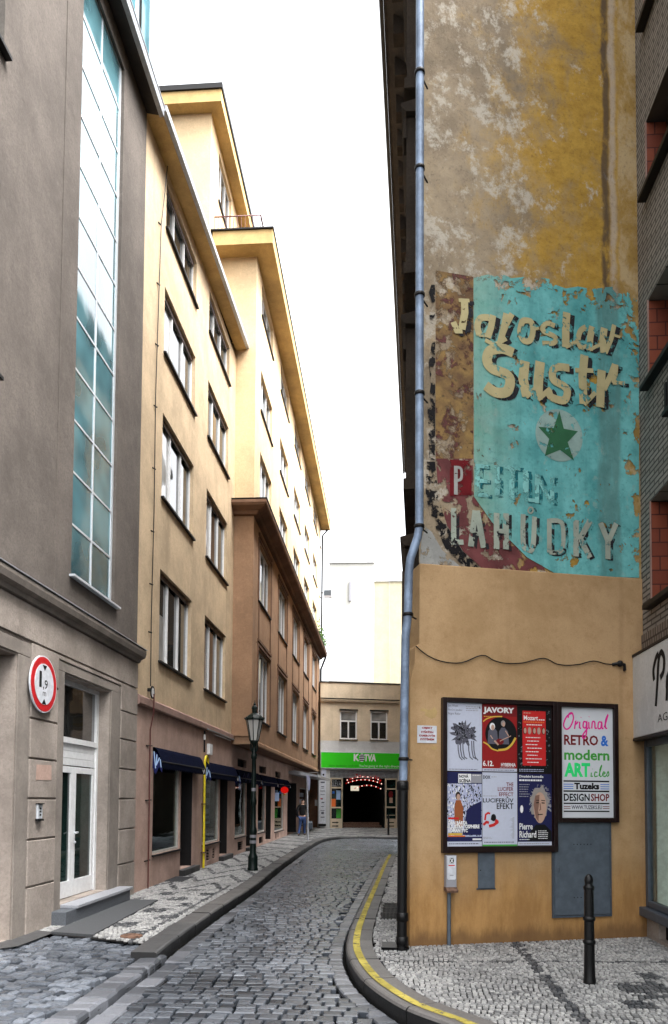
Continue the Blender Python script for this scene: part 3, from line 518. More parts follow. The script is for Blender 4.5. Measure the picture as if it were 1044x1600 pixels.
def ltint(x, y):
    u = (-2.85-x); t = RNG.normal(.78, .16, len(x))
    band = np.floor(y/.62).astype(int); col = np.floor(u/.36).astype(int)
    chk = (y < 13.2) & (u > .12) & (u < 1.2) & ((band+col) % 2 == 0) & ((y/.62) % 1 < .62) & ((u/.36) % 1 < .82)
    zz = (y >= 13.2) & (np.abs(((y/1.5+np.abs(((u*1.15) % 1)-.5)*1.6) % 1)-.5) < .12)
    line = (y < 14) & (np.abs(u-.06) < .035)
    dark = (chk & (RNG.random(len(x)) < .93)) | (zz & (RNG.random(len(x)) < .85)) | line
    t = np.where(dark, RNG.normal(.16, .09, len(x)), t)-.25*np.clip(vnoise(x, y, 1.1, 8)-.5, 0, 1)
    return np.clip(t, 0, 1)
mosaic(lpoly, -4.5, -2.6, 8.3, 24, .056, ltint, skip=(matp,))
lpoly2 = [(-4.4, 24), (-2.98, 24)]+[(p.x, p.y) for p in lin if p.y > 24]+[(1.6, 43), (-3.4, 43), (-4.4, 43)]
mosaic(lpoly2, -4.5, 1.7, 24, 43, .13, lambda x, y: np.clip(RNG.normal(.62, .2, len(x))-.4*(np.abs(((y/2+x*.5) % 1)-.5) < .12), 0, 1))
rpoly = [(p.x, p.y) for p in rin[::-1]]+[(1.6, 4.6), (3.25, 4.6), (3.25, 9.6), (.5, 8.7), (1.2, 22)]
def rtint(x, y):
    t = RNG.normal(.66, .2, len(x))+.25*(vnoise(x, y, .8, 2)-.5)
    xl = 1.53-(8.59-y)*.012; st = np.abs(x-xl) < .05
    ln = np.abs(y-(7.62+.09*x)) < .028
    uu = (x-2.05)*.97+(y-6.9)*.2; vv = (y-6.9)-(x-2.05)*.33
    pt = (uu > 0) & (uu < .46) & (vv > -.56) & (vv < 0)
    pt2 = ((uu > .42) & (uu < .62) & (vv > .05) & (vv < .3)) | ((uu > -.22) & (uu < .02) & (vv > -.82) & (vv < -.55)) | ((uu > .62) & (uu < 1.1) & (vv > -1.1) & (vv < -.5))
    dk = ((st | pt | pt2) & (RNG.random(len(x)) < .93)) | (ln & (RNG.random(len(x)) < .8))
    return np.clip(np.where(dk, RNG.normal(.13, .07, len(x)), t), 0, 1)
gratep = [(-.04, 10.3), (.25, 10.3), (.27, 11.85), (.0, 11.85)]
mosaic(rpoly, -.6, 3.3, 4.6, 13, .05, rtint, wob=.008, skip=(gratep,))
mosaic(rpoly, -.3, 1.3, 13, 22.2, .11, lambda x, y: np.clip(RNG.normal(.7, .15, len(x)), 0, 1))
pj = MB(); 
pj.add([(x, y, -.016) for x, y in [(-4.6, 8.9), (-4.0, 8.75)]+[(-2.9, 8.34)]+[(p.x, p.y) for p in lin if p.y > 8.45]+[(1.6, 43.3), (-4.6, 43.3)]], [tuple(range(5+len([p for p in lin if p.y > 8.45])))])
struct(pj, 'pavement', 'joint_pale')
pj = MB(); P_ = [(p.x, p.y) for p in rin[::-1]]+[(1.6, 4.4), (3.4, 4.4), (3.4, 9.7), (.5, 8.9), (1.4, 22.3)]
pj.add([(x, y, -.016) for x, y in P_], [tuple(range(len(P_)))]); struct(pj, 'pavement', 'joint_pale')
# worn threshold slab of the gateway and rain sill along the left wall
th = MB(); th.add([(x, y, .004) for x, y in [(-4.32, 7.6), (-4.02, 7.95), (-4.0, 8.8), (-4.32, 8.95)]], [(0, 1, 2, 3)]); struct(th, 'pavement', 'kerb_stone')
o = MB().slab(Fr((0, 0), (1, 0), (0, 1)), [(0, 0)]*3, 0, 0) if 0 else None
mt = MB(); mt.add([(x, y, z) for z in (-.02, .014) for x, y in matp], [(3, 2, 1, 0), (4, 5, 6, 7), (0, 1, 5, 4), (1, 2, 6, 5), (2, 3, 7, 6), (3, 0, 4, 7)])
tag(mt.build('entrance_mat', 'mat_grey', loc=(-3.8, 10.2, 0)), 'dark grey mat lying on the pavement before the white glazed door', 'mat')
def lid(name, c, rx, ry, label, sq=False):
    mb = MB()
    if sq: mb.box(c[0]-rx, c[0]+rx, c[1]-ry, c[1]+ry, -.02, .012)
    else:
        k = 28; mb.add([(c[0]+rx*math.cos(2*math.pi*i/k), c[1]+ry*math.sin(2*math.pi*i/k), z) for z in (-.02, .012) for i in range(k)], [tuple(range(k))[::-1], tuple(range(k, 2*k))]+[(i, (i+1) % k, k+(i+1) % k, k+i) for i in range(k)])
    o = mb.build(name, 'rust' if not sq else 'asphalt', loc=(c[0], c[1], 0))
    r_ = MB()
    for i in range(-3, 4):
        if sq: r_.box(c[0]-rx*.85, c[0]+rx*.85, c[1]+i*ry*.25-.012, c[1]+i*ry*.25+.012, .0125, .018)
        else: hw = rx*.85*math.sqrt(max(0, 1-(i/4)**2)); r_.box(c[0]-hw, c[0]+hw, c[1]+i*ry*.22-.01, c[1]+i*ry*.22+.01, .0125, .018)
    r_.build('rib', 'rust' if not sq else 'asphalt', o); return tag(o, label, 'manhole cover')
lid('manhole_cover', (-2.99, 8.66), .13, .13, 'round rusty manhole cover at the near end of the left pavement')
lid('manhole_cover', (-4.16, 14.8), .2, .42, 'dark square cover in the pavement under the first shop window', True)
gm = MB()
for i in range(15): x = -.03+.275*i/14; gm.box(x-.004, x+.004, 10.35, 11.8, -.02, .01)
for y in (10.33, 10.8, 11.3, 11.81): gm.box(-.04, .255, y-.012, y+.012, -.02, .006)
o = gm.build('drain_grate', 'dark_metal', loc=(.1, 11, 0)); tag(o, 'iron bar grate in the right pavement by the black pipe', 'grate'); MB().box(-.04, .26, 10.3, 11.84, -.05, -.021).build('pit', 'black', o)
# ------------------------------------------------------------------ grey building (near left)
gb = thing('grey_building', 'grey rendered building with a tall glazed stair window and a white double door', 'building', (-4.3, 9, 0))
DOOR = (9.58, 11.24, .22, 3.31); GLZ = (9.72, 11.34, 4.72, 13.62)
mb = wall(FG1, 2.0, 12.46, 4.15, 13.96, [(GLZ[0], GLZ[1], GLZ[2], GLZ[3], .11), (5.6, 7.66, 10.0, 12.2, .2), (5.6, 7.66, 6.3, 8.5, .2), (2.6, 4.6, 10.0, 12.2, .2), (2.6, 4.6, 6.3, 8.5, .2)], back=-9)
# shallow pilaster left of the glazing
mb.fb(FG1, 9.2, 9.6, 0, .012, 4.3, 13.6)
mb.build('wall', 'grey_render', gb)
GATE = (4.9, 8.28, 0, 3.31)
mb = wall(FG1, 2.0, 12.46, -.1, 4.0, [DOOR+(.28,), GATE+(.6,)], back=-9)
mb.build('base_wall', 'grey_base', gb)
# rusticated blocks stand proud, their joints are open grooves
gz = [-.08, .56, 1.13, 1.63, 2.12, 2.61, 3.07, 3.535, 3.98]
bb = MB()
for i in range(len(gz)-1):
    z0, z1 = gz[i]+(.012 if i else 0), gz[i+1]-.012
    if z0 > 3.5: segs = [(2.0, 12.46)]
    else: segs = [(8.62, 9.36), (11.68, 12.46)]
    if 3.07 <= gz[i] < 3.5: segs = [(8.62, 9.36), (11.68, 12.46)]
    for a, b in segs: bb.fb(FG1, a, b, .001, .03, z0, z1)
bb.fb(FG1, 9.36, 11.68, .001, .03, 3.47, 3.523)
bb.build('rustication', 'grey_base', gb, bevel=.008)
tr = MB()
for a, b in ((8.3, 8.6), (9.37, 9.56), (11.26, 11.66)): tr.fb(FG1, a, b, .001, .022, 0 if a > 8.5 else -.08, 3.33)
tr.fb(FG1, 9.37, 11.66, .001, .022, 3.33, 3.45); tr.fb(FG1, 4.9, 8.6, .001, .02, 3.335, 3.5)
tr.build('door_surround', 'grey_trim', gb, bevel=.006)
c = MB(); c.prof(FG1, [(.002, 3.99), (.05, 4.0), (.07, 4.05), (.14, 4.08), (.16, 4.15), (.16, 4.195), (.002, 4.21)], 2.0, 12.5); c.build('cornice', 'grey_trim', gb)
MB().fb(FG1, 2.0, 12.51, .003, .175, 4.2105, 4.225).build('cornice_flashing', 'sheet_metal', gb)
# gate in shadow
MB().fb(FG1, 4.95, 8.25, -.58, -.52, 0, 3.3).build('gate', 'brown_frame', gb)
# stair window
fm = MB(); u0, u1, z0, z1 = GLZ; zr = [z0+(z1-z0)*i/12 for i in range(13)]
for a in (u0, u1-.07): fm.fb(FG1, a, a+.07, -.10, -.05, z0, z1)
um = u0+(u1-u0)*.5; fm.fb(FG1, um-.018, um+.018, -.09, -.05, z0, z1)
for i, z in enumerate(zr): fm.fb(FG1, u0+.07, u1-.07, -.085, -.052, max(z-.016, z0), min(z+.016, z1))
sw = fm.build('stair_window', 'alu', gb)
for i in range(12):
    for a, b in ((u0+.05, um-.015), (um+.015, u1-.05)):
        jx = random.uniform(-.0016, .0016)
        p = MB(); p.add([FG1(a, -.062+jx, zr[i]+.01), FG1(b, -.062-jx, zr[i]+.01), FG1(b, -.062-jx*.5, zr[i+1]-.01), FG1(a, -.062+jx*.5, zr[i+1]-.01)], [(0, 1, 2, 3)]); p.build('pane', 'glass_teal', sw)
MB().fb(FG1, u0-.06, u1+.1, -.02, .08, z0-.05, z0-.02).build('sill', 'alu', sw)
for a, b in ((5.6, 7.66), (2.6, 4.6)):
    for zz in (10.0, 6.3): window(FG1, gb, a, b, zz, zz+2.2, -.18, (.5,), frame='alu', glass='glass_teal', sill='dark_metal', sillout=.08)
# white double door
d0 = -.26; u0, u1, z0, z1 = DOOR; m = (u0+u1)/2-.02
fm = MB(); fm.fb(FG1, u0, u0+.07, d0, d0+.09, z0, z1); fm.fb(FG1, u1-.07, u1, d0, d0+.09, z0, z1); fm.fb(FG1, u0+.07, u1-.07, d0, d0+.09, z1-.06, z1); fm.fb(FG1, u0+.07, u1-.07, d0, d0+.1, 2.42, 2.5)
dr = fm.build('door', 'white_frame', gb)
MB().fb(FG1, u0+.06, u1-.06, d0+.03, d0+.05, 2.49, z1-.05).build('transom_glass', 'glass', dr)
pn = MB()
for i in range(3): pn.fb(FG1, u0+.071, u1-.071, d0+.02, d0+.07, 2.11+.103*i, 2.11+.103*i+.098)
pn.build('transom_panel', 'white_frame', dr)
for a, b in ((u0+.072, m-.004), (m+.004, u1-.072)):
    lf = MB(); e0, e1 = d0+.02, d0+.075; lf.fb(FG1, a, a+.085, e0, e1, z0+.01, 2.09); lf.fb(FG1, b-.085, b, e0, e1, z0+.01, 2.09); lf.fb(FG1, a+.085, b-.085, e0, e1, z0+.01, z0+.24); lf.fb(FG1, a+.085, b-.085, e0, e1, 2.0, 2.09)
    o = lf.build('door_leaf', 'white_frame', dr, bevel=.004)
    MB().fb(FG1, a+.08, b-.08, d0+.04, d0+.05, z0+.235, 2.005).build('glass', 'glass_door', o)
hb = MB(); hb.tube([FG1(m+.06, d0+.075, 1.14), FG1(m+.06, d0+.13, 1.14), FG1(m-.04, d0+.13, 1.13)], .012, 8); hb.ball(FG1(m+.05, d0+.09, 1.0), .02); hb.build('handle', 'alu', dr)
# threshold step
st = MB(); st.fb(FG1, 9.3, 11.72, -.26, .22, -.02, .17); o = st.build('door_step', 'granite_step', gb, bevel=.008)
MB().fb(FG1, 9.62, 11.76, -.26, .25, .1715, .215).build('tread', 'granite_top', o, bevel=.006)
# eave
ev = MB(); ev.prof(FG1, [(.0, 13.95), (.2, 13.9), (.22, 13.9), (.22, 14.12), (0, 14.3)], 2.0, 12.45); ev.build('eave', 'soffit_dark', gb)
gu = MB(); gu.prof(FG1, [(.225, 13.9), (.3, 13.92), (.32, 14.02), (.29, 14.02), (.25, 13.96), (.225, 13.97)], 2.0, 12.5); gu.tube([FG1(2, .31, 14.07), FG1(12.5, .31, 14.07)], .018, 6); gu.build('gutter', 'sheet_metal', gb)
at = wall(Fr((-4.62, 0), (0, 1), (1, 0)), 2.0, 13.2, 14.05, 18.5, [(11.6, 13.1, 14.6, 18.0, .15)], back=-8); at.build('attic_wall', 'grey_render', gb)
FT = Fr((-4.62, 0), (0, 1), (1, 0)); window(FT, gb, 11.6, 13.1, 14.6, 18.0, -.13, (.5,), frame='alu', glass='glass_teal', sill=None)
MB().fb(FT, 13.0, 13.26, -.001, .16, 14.1, 18.5).build('corner_glazing', 'glass_teal', gb)
rf = MB(); rf.fb(FT, 2, 13.35, -8, .3, 18.5, 18.65); rf.build('roof', 'sheet_metal', gb)
# plaster repairs
pa = MB()
for u0_, u1_, za, zb in ((8.78, 9.2, 1.86, 2.06),): pa.slab(FG1, [(u0_, za), (u1_, za+.01), (u1_-.01, zb), (u0_+.01, zb-.01)], .031, .034)
pa.build('plaster_patch', 'pink_render', gb)

# ------------------------------------------------------------------ yellow building
def slope_prof(mb, pts, u0, z0, u1, z1):
    n = len(pts); return mb.add([FL(u0, d, z0+z) for d, z in pts]+[FL(u1, d, z1+z) for d, z in pts], [tuple(range(n))[::-1], tuple(range(n, 2*n))]+[(i, (i+1) % n, n+(i+1) % n, n+i) for i in range(n)])
yb = thing('yellow_building', 'pale yellow plastered building with pink shop floor next to the grey one', 'building', (LEFT, 16, 0))
FLO = [(4.29, 6.08), (7.5, 9.17), (10.42, 11.78), (13.02, 14.02)]
WC = [(13.79, 16.13), (17.36, 19.72)]
FLO2 = [FLO[0], (7.52, 9.2), (10.5, 11.9), (13.13, 14.17)]; FLO1 = [FLO[0], FLO[1], (10.38, 11.7), (12.9, 13.92)]
WIN2 = [(a, b, i, z) for (a, b), fl in zip(WC, (FLO1, FLO2)) for i, z in enumerate(fl)]
holes = [(a, b, z[0], z[1], .2) for a, b, i, z in WIN2]
wall(FL, 12.5, 20.62, 3.46, 14.42, holes, back=-8).build('wall', 'yellow_render', yb)
for a, b, i, (z0, z1) in WIN2:
    if 1:
        w = window(FL, yb, a, b, z0, z1, -.14, frame='white_frame', glass='glass', sillout=.06, bar=.05, fr=.05)
        hd = MB(); hd.fb(FL, a+.06, b-.06, -.078, -.06, z1-.13, z1-.02); hd.build('blind_box', 'brown_frame', w)
        if i < 3 and not (a > 17 and i == 2):
            ic = MB(); ic.fb(FL, a+.09, a+(b-a)/3-.03, -.1175, -.1135, z0+.08, z0+(z1-z0)*(.95 if i else .55)); ic.build('curtain', 'glass_blind', w)
ev = MB(); slope_prof(ev, [(.0, 0), (.28, .02), (.3, .02), (.3, .14), (0, .35)], 12.47, 13.95, 20.75, 14.66); ev.build('eave', 'eave_yellow', yb)
gu = MB(); slope_prof(gu, [(.303, .03), (.38, .05), (.39, .15), (.36, .15), (.303, .08)], 12.47, 13.95, 20.7, 14.66); slope_prof(gu, [(.26, .2), (.33, .17), (.34, .21), (.26, .26)], 12.6, 13.96, 19.6, 14.57); gu.build('gutter', 'sheet_metal', yb)
MB().fb(FL, 12.5, 20.6, -8, .0, 14.9, 15.0).build('roof', 'dark_metal', yb)
# pink shop floor runs on under the projecting bay
SH = [('w', 13.55, 15.4, .58, 2.5), ('d', 15.46, 16.44, .13, 2.5), ('w', 17.36, 19.16, .53, 2.45), ('d', 19.22, 20.2, .12, 2.42), ('w', 21.2, 22.94, .5, 2.4), ('d', 23.0, 23.95, .1, 2.38), ('w', 25.12, 26.7, .46, 2.36), ('d', 26.8, 28.1, .1, 2.36), ('w', 29.03, 31.66, .32, 2.34), ('d', 32.9, 36.35, 0, 2.42), ('w', 37.7, 41.18, .27, 2.22)]
VENT_LOW = [(17.8, 18.2, .12, .41), (18.46, 18.8, .12, .4), (21.66, 22.5, .09, .35), (25.4, 26.2, .08, .3), (29.3, 29.6, .05, .27), (29.9, 30.2, .05, .27)]
VENT_HI = [(21.5, 22.95, 2.6, 2.84), (25.3, 26.75, 2.55, 2.8), (29.1, 30.6, 2.5, 2.75)]
holes = [(a, b, z0, z1, .1 if k == 'w' else .85) for k, a, b, z0, z1 in SH]+[v+(.12,) for v in VENT_LOW+VENT_HI]
wall(FL, 12.52, 20.62, -.06, 3.28, [h for h in holes if h[1] < 20.62], d=.012, back=-8).build('shop_wall', 'pink_render', yb)
bn = MB(); bn.prof(FL, [(.013, 3.281), (.07, 3.283), (.085, 3.31), (.085, 3.43), (.06, 3.459), (.001, 3.459)], 12.5, 20.58); bn.build('band', 'pink_trim', yb)
MB().fb(FL, 17.4, 20.5, .086, .11, 3.295, 3.325).build('band_flashing', 'sheet_metal', yb)

# ------------------------------------------------------------------ bay building
bay = thing('bay_building', 'long yellow building with a brown projecting bay and roof terrace', 'building', (LEFT, 30, 0))
wall(FL, 20.625, 43.2, -.06, 3.185, [h for h in holes if h[0] > 20.62 and h[1] < 43], d=.012, back=-8).build('shop_wall', 'pink_render', bay)
WB = [(21.53+4.1*i, 23.78+4.1*i) for i in range(5)]+[(41.95, 42.3)]
RB = [(4.02, 6.15), (7.56, 9.33)]; RU = [(10.45, 12.1), (13.38, 14.62), (16.32, 17.3)]
hb_ = [(a, b, z0, z1, .16) for a, b in WB for z0, z1 in RB]
def side_cap(mb, z0, z1): return mb.add([FB(20.6, 0, z0), FB(20.6, -.57, z0), FB(20.6, -.57, z1), FB(20.6, 0, z1)], [(0, 1, 2, 3)])
wall(FB, 20.6, 42.45, 3.19, 9.76, hb_, back=-.6).build('bay_wall', 'brown_render', bay)
wall(FB, 20.6, 42.45, 10.12, 17.8, [(a, b, z0, z1, .16) for a, b in WB for z0, z1 in RU], back=-8).build('upper_wall', 'yellow_bright', bay)
MB().fb(FB, 20.65, 42.45, -.55, -.012, 3.2, 3.24).build('bay_soffit', 'brown_trim', bay)
tm = MB(); tm.prof(FB, [(.001, 3.2), (.045, 3.2), (.045, 3.3), (.001, 3.34)], 20.6, 42.45); tm.fb(FB, 20.55, 20.598, -.52, -.02, 3.42, 3.5); tm.build('bay_trim', 'brown_render', bay)
for a, b in WB:
    for z0, z1 in RB:
        if a < 41: window(FB, bay, a, b, z0, z1, -.15, frame='white_frame', glass='glass', sillout=.05, bar=.07)
        else: window(FB, bay, a, b, z0, z1, -.15, (), frame='white_frame', glass='glass', sillout=.05)
    for i, (z0, z1) in enumerate(RU):
        w = window(FB, bay, a, b, z0, z1, -.15, (1/3, 2/3) if a < 41 else (), frame='white_frame', glass='glass', sillout=.05, bar=.06)
    if a < 41:
        fr_ = MB()                                  # dark raised window surrounds and panels of the brown storeys
        for z0, z1 in RB:
            fr_.fb(FB, a-.14, a-.05, .002, .035, z0, z1+.1); fr_.fb(FB, b+.05, b+.14, .002, .035, z0, z1+.1); fr_.fb(FB, a-.05, b+.05, .002, .04, z1+.03, z1+.09); fr_.fb(FB, a-.14, b+.14, .002, .05, z1+.16, z1+.24)
        fr_.fb(FB, a-.02, a+.05, .002, .03, 6.42, 7.5); fr_.fb(FB, b-.05, b+.02, .002, .03, 6.42, 7.5)
        fr_.build('window_surround', 'brown_trim', bay)
cn = MB()                                           # brown cornice between the storeys, returning round the bay's end
pr = [(.002, 9.76), (.12, 9.78), (.16, 9.86), (.38, 9.94), (.42, 10.0), (.42, 10.08), (.002, 10.118)]
n_ = len(pr); sec = [[(BAY-.6, 20.6-d, z) for d, z in pr], [(BAY+d, 20.6-d, z) for d, z in pr], [(BAY+d, 42.5, z) for d, z in pr]]
cn.add(sec[0]+sec[1]+sec[2], [tuple(range(n_))[::-1], tuple(range(2*n_, 3*n_))]+[(s*n_+i, s*n_+(i+1) % n_, (s+1)*n_+(i+1) % n_, (s+1)*n_+i) for s in (0, 1) for i in range(n_)])
cn.build('cornice', 'brown_trim', bay); MB().fb(FB, 20.2, 42.5, -.58, .44, 10.0815 if 0 else 10.119, 10.135).build('cornice_flashing', 'dark_metal', bay)
ev = MB(); ev.fb(FB, 20.1, 42.6, .0, .54, 17.45, 17.86); ev.fb(FB, 20.1, 20.6, -1.2, -.0005, 17.45, 17.86); ev.build('eave', 'eave_yellow', bay)
MB().fb(FB, 20.05, 42.65, -1.25, .57, 17.863, 17.9).build('eave_flashing', 'dark_metal', bay)
# set-back top storey
wall(FP, 19.95, 42, 14.4, 21.5, [(20.95, 22.75, 19.5, 21.0, .15), (26.0, 27.8, 19.5, 21.0, .15), (31.0, 32.8, 19.5, 21.0, .15)], back=-8).build('top_storey_wall', 'yellow_bright', bay)
for a in (20.95, 26.0, 31.0): window(FP, bay, a, a+1.8, 19.5, 21.0, -.14, frame='white_frame', glass='glass', sillout=.05)
ev = MB(); ev.fb(FP, 19.6, 42, .0, .36, 21.25, 21.6); ev.fb(FP, 19.6, 19.95, -8, -.0005, 21.25, 21.6); ev.build('top_eave', 'eave_yellow', bay)
MB().fb(FP, 19.55, 42, -8, .4, 21.603, 21.75).build('top_roof', 'dark_metal', bay)
rl = MB(); rl.tube([FB(20.3, -1.2, 18.45), FB(20.3, .15, 18.45), FB(42, .15, 18.45)], .022, 6)
for i in range(13): rl.tube([FB(20.3, -1.2+i*.1125, 17.9), FB(20.3, -1.2+i*.1125, 18.45)], .009, 5)
for i in range(45): rl.tube([FB(20.3+i*.48, .15, 17.9), FB(20.3+i*.48, .15, 18.45)], .009, 5)
rl.build('railing', 'rust_red', bay)
MB().fb(FL, 42.55, 43.1, -.02, .75, -.05, 3.18).build('end_wall', 'brown_trim', bay); MB().fb(FL, 42.5, 42.545, .35, .5, 1.25, 1.6).build('notice', 'white', bay)
dp = MB(); dp.tube([FB(42.45, .45, 17.5), FB(42.5, .1, 17.1), FB(42.5, .08, 10.2)], .05, 8); dp.tube([FB(42.5, .35, 9.95), FB(42.52, .06, 9.2), FB(42.52, .06, 3.2)], .06, 8); dp.build('downpipe', 'dark_metal', bay)
# shop fronts: frame, clear glass, a room behind
def shop(bld, k, a, b, z0, z1, goods=0):
    if k == 'w':
        f = MB(); d = -.08; f.fb(FL, a, a+.05, d, d+.06, z0, z1); f.fb(FL, b-.05, b, d, d+.06, z0, z1); f.fb(FL, a+.05, b-.05, d, d+.06, z0, z0+.05); f.fb(FL, a+.05, b-.05, d, d+.06, z1-.05, z1)
        w = f.build('shop_window', 'old_frame', bld)
        MB().fb(FL, a+.03, b-.03, d+.02, d+.032, z0+.03, z1-.03).build('pane', 'shop_glass', w)
        MB().fb(FL, a-.03, b+.03, -.06, .05, z0-.035, z0-.002).build('sill', 'dark_metal', w)
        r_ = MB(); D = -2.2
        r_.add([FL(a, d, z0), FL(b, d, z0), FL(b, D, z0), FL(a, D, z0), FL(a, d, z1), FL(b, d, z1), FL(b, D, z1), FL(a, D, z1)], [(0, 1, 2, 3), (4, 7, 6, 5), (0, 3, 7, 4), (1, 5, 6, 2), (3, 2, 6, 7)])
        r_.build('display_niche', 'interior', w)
        return w
    d = -.83; f = MB(); f.fb(FL, a, a+.09, d, d+.08, z0, z1); f.fb(FL, b-.09, b, d, d+.08, z0, z1); f.fb(FL, a+.09, b-.09, d, d+.08, z1-.1, z1); f.fb(FL, a+.09, b-.09, d, d+.08, z0, z0+.2); f.fb(FL, (a+b)/2-.04, (a+b)/2+.04, d, d+.08, z0+.2, z1-.1)
    w = f.build('shop_door', 'dark_metal', bld); MB().fb(FL, a+.05, b-.05, d+.02, d+.035, z0+.1, z1-.05).build('pane', 'glass_door', w)
    MB().fb(FL, b-.02, b-.001, -.74, .0, z0, z1).build('door_lining', 'dark_metal', w)
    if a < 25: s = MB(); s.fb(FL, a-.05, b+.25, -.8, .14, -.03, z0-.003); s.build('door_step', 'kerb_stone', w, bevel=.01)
    return w
shops = [shop(yb if h[1] < 20.6 else bay, *h) for h in SH]
for (a, b, z0, z1) in VENT_LOW+VENT_HI:
    v = MB(); n = 4
    for i in range(n): zz = z0+(z1-z0)*(i+.5)/n; v.prof(FL, [(-.11, zz-.01), (-.02, zz-.03), (-.02, zz-.022), (-.11, zz)], a, b)
    v.fb(FL, a, b, -.12, -.115, z0, z1); v.build('vent_grille', 'black', yb if b < 20.6 else bay)
# green net and curtain seen in the first window, papers in the others
MB().fb(FL, 13.8, 15.1, -1.6, -1.55, 1.75, 1.85).build('green_band', 'green', shops[0]); MB().fb(FL, 13.8, 15.1, -1.6, -1.55, 1.95, 2.1).build('green_band', 'green', shops[0])
cu = MB()
for i in range(24): a = 13.75+i*.06; cu.fb(FL, a, a+.045, -1.75+.03*(i % 2), -1.7+.03*(i % 2), .6, 1.7)
cu.build('net_curtain', 'interior_pale', shops[0])
for i in range(3):
    p = MB()
    for k in range(4): p.fb(FL, 37.95+.75*i, 38.45+.75*i, -.045, -.042, .75+k*.33, .98+k*.33)
    p.build('paper_notice', 'paper', shops[10])
rect(FL, 29.4, 30.6, 1.55, 1.9, -.04, 'sky_blue', shops[8], 'paper_notice')
# ------------------------------------------------------------------ corner building with the old painted gable
cb = thing('corner_building', 'tall corner building with old painted advertising on its bare gable wall', 'building', (.4, 8.45, 0))
W_ = 3.1
o_ = FGA(.1, 0, 0); far_ = FRS(24, 0, 0)
def prism(mb, pts, z0, z1):
    n = len(pts); return mb.add([(p[0], p[1], z0) for p in pts]+[(p[0], p[1], z1) for p in pts], [tuple(range(n))[::-1], tuple(range(n, 2*n))]+[(i, (i+1) % n, n+(i+1) % n, n+i) for i in range(n)])
def foot(ul, d, end=24.0): a = FGA(ul, d, 0); b = FGA(W_+.3, d, 0); return [(a.x, a.y), (b.x, b.y), (3.5, FRS(end, 0, 0).y), tuple(FRS(end, 0, 0))[:2]]
prism(MB(), foot(.115, -.03), 4.402, 16.2).build('gable_wall', 'gable_old', cb)
mb = MB(); 
lo = [(.0, -.1), (W_, -.1), (W_, 4.42), (.113, 4.385), (.108, 3.44), (.058, 3.41), (.05, 3.2), (.0, 3.0)]
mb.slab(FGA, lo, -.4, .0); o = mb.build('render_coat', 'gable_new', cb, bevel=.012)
a_ = FGA(.02, -.38, 0); b_ = FGA(W_, -.38, 0); prism(MB(), [(a_.x, a_.y), (b_.x, b_.y), (3.5, 24.4), (FRS(24, 0, 0).x, 24.4)], -.1, 4.399).build('street_wall', 'dark_stucco', cb)
# coats of old sign paint, one over the other
LAY = [('panel', 'p_panel'), ('white', 'p_white'), ('maroon', 'p_maroon2'), ('black', 'p_black'), ('b1', 'p_black'), ('b2', 'p_black'), ('teal', 'p_teal'), ('redp', 'p_red')]
sg = MB().poly(FGA, PAINT['panel'], -.0265).build('painted_panel', 'p_panel', cb)
MB().poly(FGA, PAINT['panel'], -.0255).build('paint_coat', 'p_maroon', sg)
for i, (k, m_) in enumerate(LAY[1:]):
    nm = {'white': 'limewash_patch', 'maroon': 'painted_arc', 'black': 'painted_outline', 'b1': 'painted_outline', 'b2': 'painted_outline', 'teal': 'painted_sign', 'redp': 'painted_panel'}[k]
    o = MB().poly(FGA, PAINT[k], -.0245+.0012*i).build(nm, m_, cb)
    if k == 'teal': teal = o
D0 = -.014
def letters(key, mat, d, parent, name, off=(0, 0)):
    mb = MB()
    for w, P in STROKES[key]: mb.ribbon(FGA, [(u+off[0], z+off[1]) for u, z in P], w, d)
    return mb.build(name, mat, parent)
letters('ghost', 'p_ghost_dark', D0-.001, teal, 'faded_lettering', (.05, -.01)); letters('ghost', 'p_ghost', D0+.002, teal, 'faded_lettering'); letters('pwhite', 'p_white', D0+.001, teal, 'faded_lettering')
letters('cream', 'p_shadow', D0-.001, teal, 'letter_shadow', (.062, -.02)); letters('cream', 'p_cream', D0+.003, teal, 'lettering')
letters('grey', 'p_shadow', D0-.001, teal, 'letter_shadow', (.04, -.012)); letters('grey', 'p_grey', D0+.003, teal, 'lettering')
dk = MB().disc(FGA, 1.913, 6.115, .318, .325, D0-.001, 40).build('painted_disc', 'p_disc', teal); MB().poly(FGA, PAINT['star'], D0+.001).build('painted_star', 'p_star', teal)
# street front seen edge-on: window hoods, pilasters, cornices
wd = MB()
for z in (5.0, 8.03, 11.0, 13.6):
    for u in (1.2, 4.0, 6.8, 9.6, 12.4):
        wd.prof(FRS, [(0, z), (.2, z+.02), (.26, z+.1), (.26, z+.14), (0, z+.2)], u, u+1.9)
        wd.fb(FRS, u+.08, u+.32, .001, .19, z-2.1, z-.001); wd.fb(FRS, u+1.58, u+1.82, .001, .19, z-2.1, z-.001); wd.fb(FRS, u, u+1.9, .001, .22, z-2.25, z-2.102)
        wd.fb(FRS, u+.06, u+.34, .191, .23, z-.3, z-.002); wd.fb(FRS, u+1.56, u+1.84, .191, .23, z-.3, z-.002)
wd.build('window_surround', 'dark_stucco', cb)
ev = MB(); ev.prof(FRS, [(0, 15.6), (.12, 15.62), (.2, 15.9), (.62, 16.2), (.68, 16.22), (.68, 16.36), (0, 16.6)], .3, 23.9)
for i in range(30): ev.fb(FRS, .6+i*.78, .85+i*.78, .1, .5, 15.72, 16.1)
ev.build('cornice', 'dark_stucco', cb)
gu = MB(); gu.prof(FRS, [(.685, 16.2), (.75, 16.22), (.77, 16.36), (.73, 16.37), (.685, 16.3)], .3, 24); gu.build('gutter', 'dark_metal', cb)
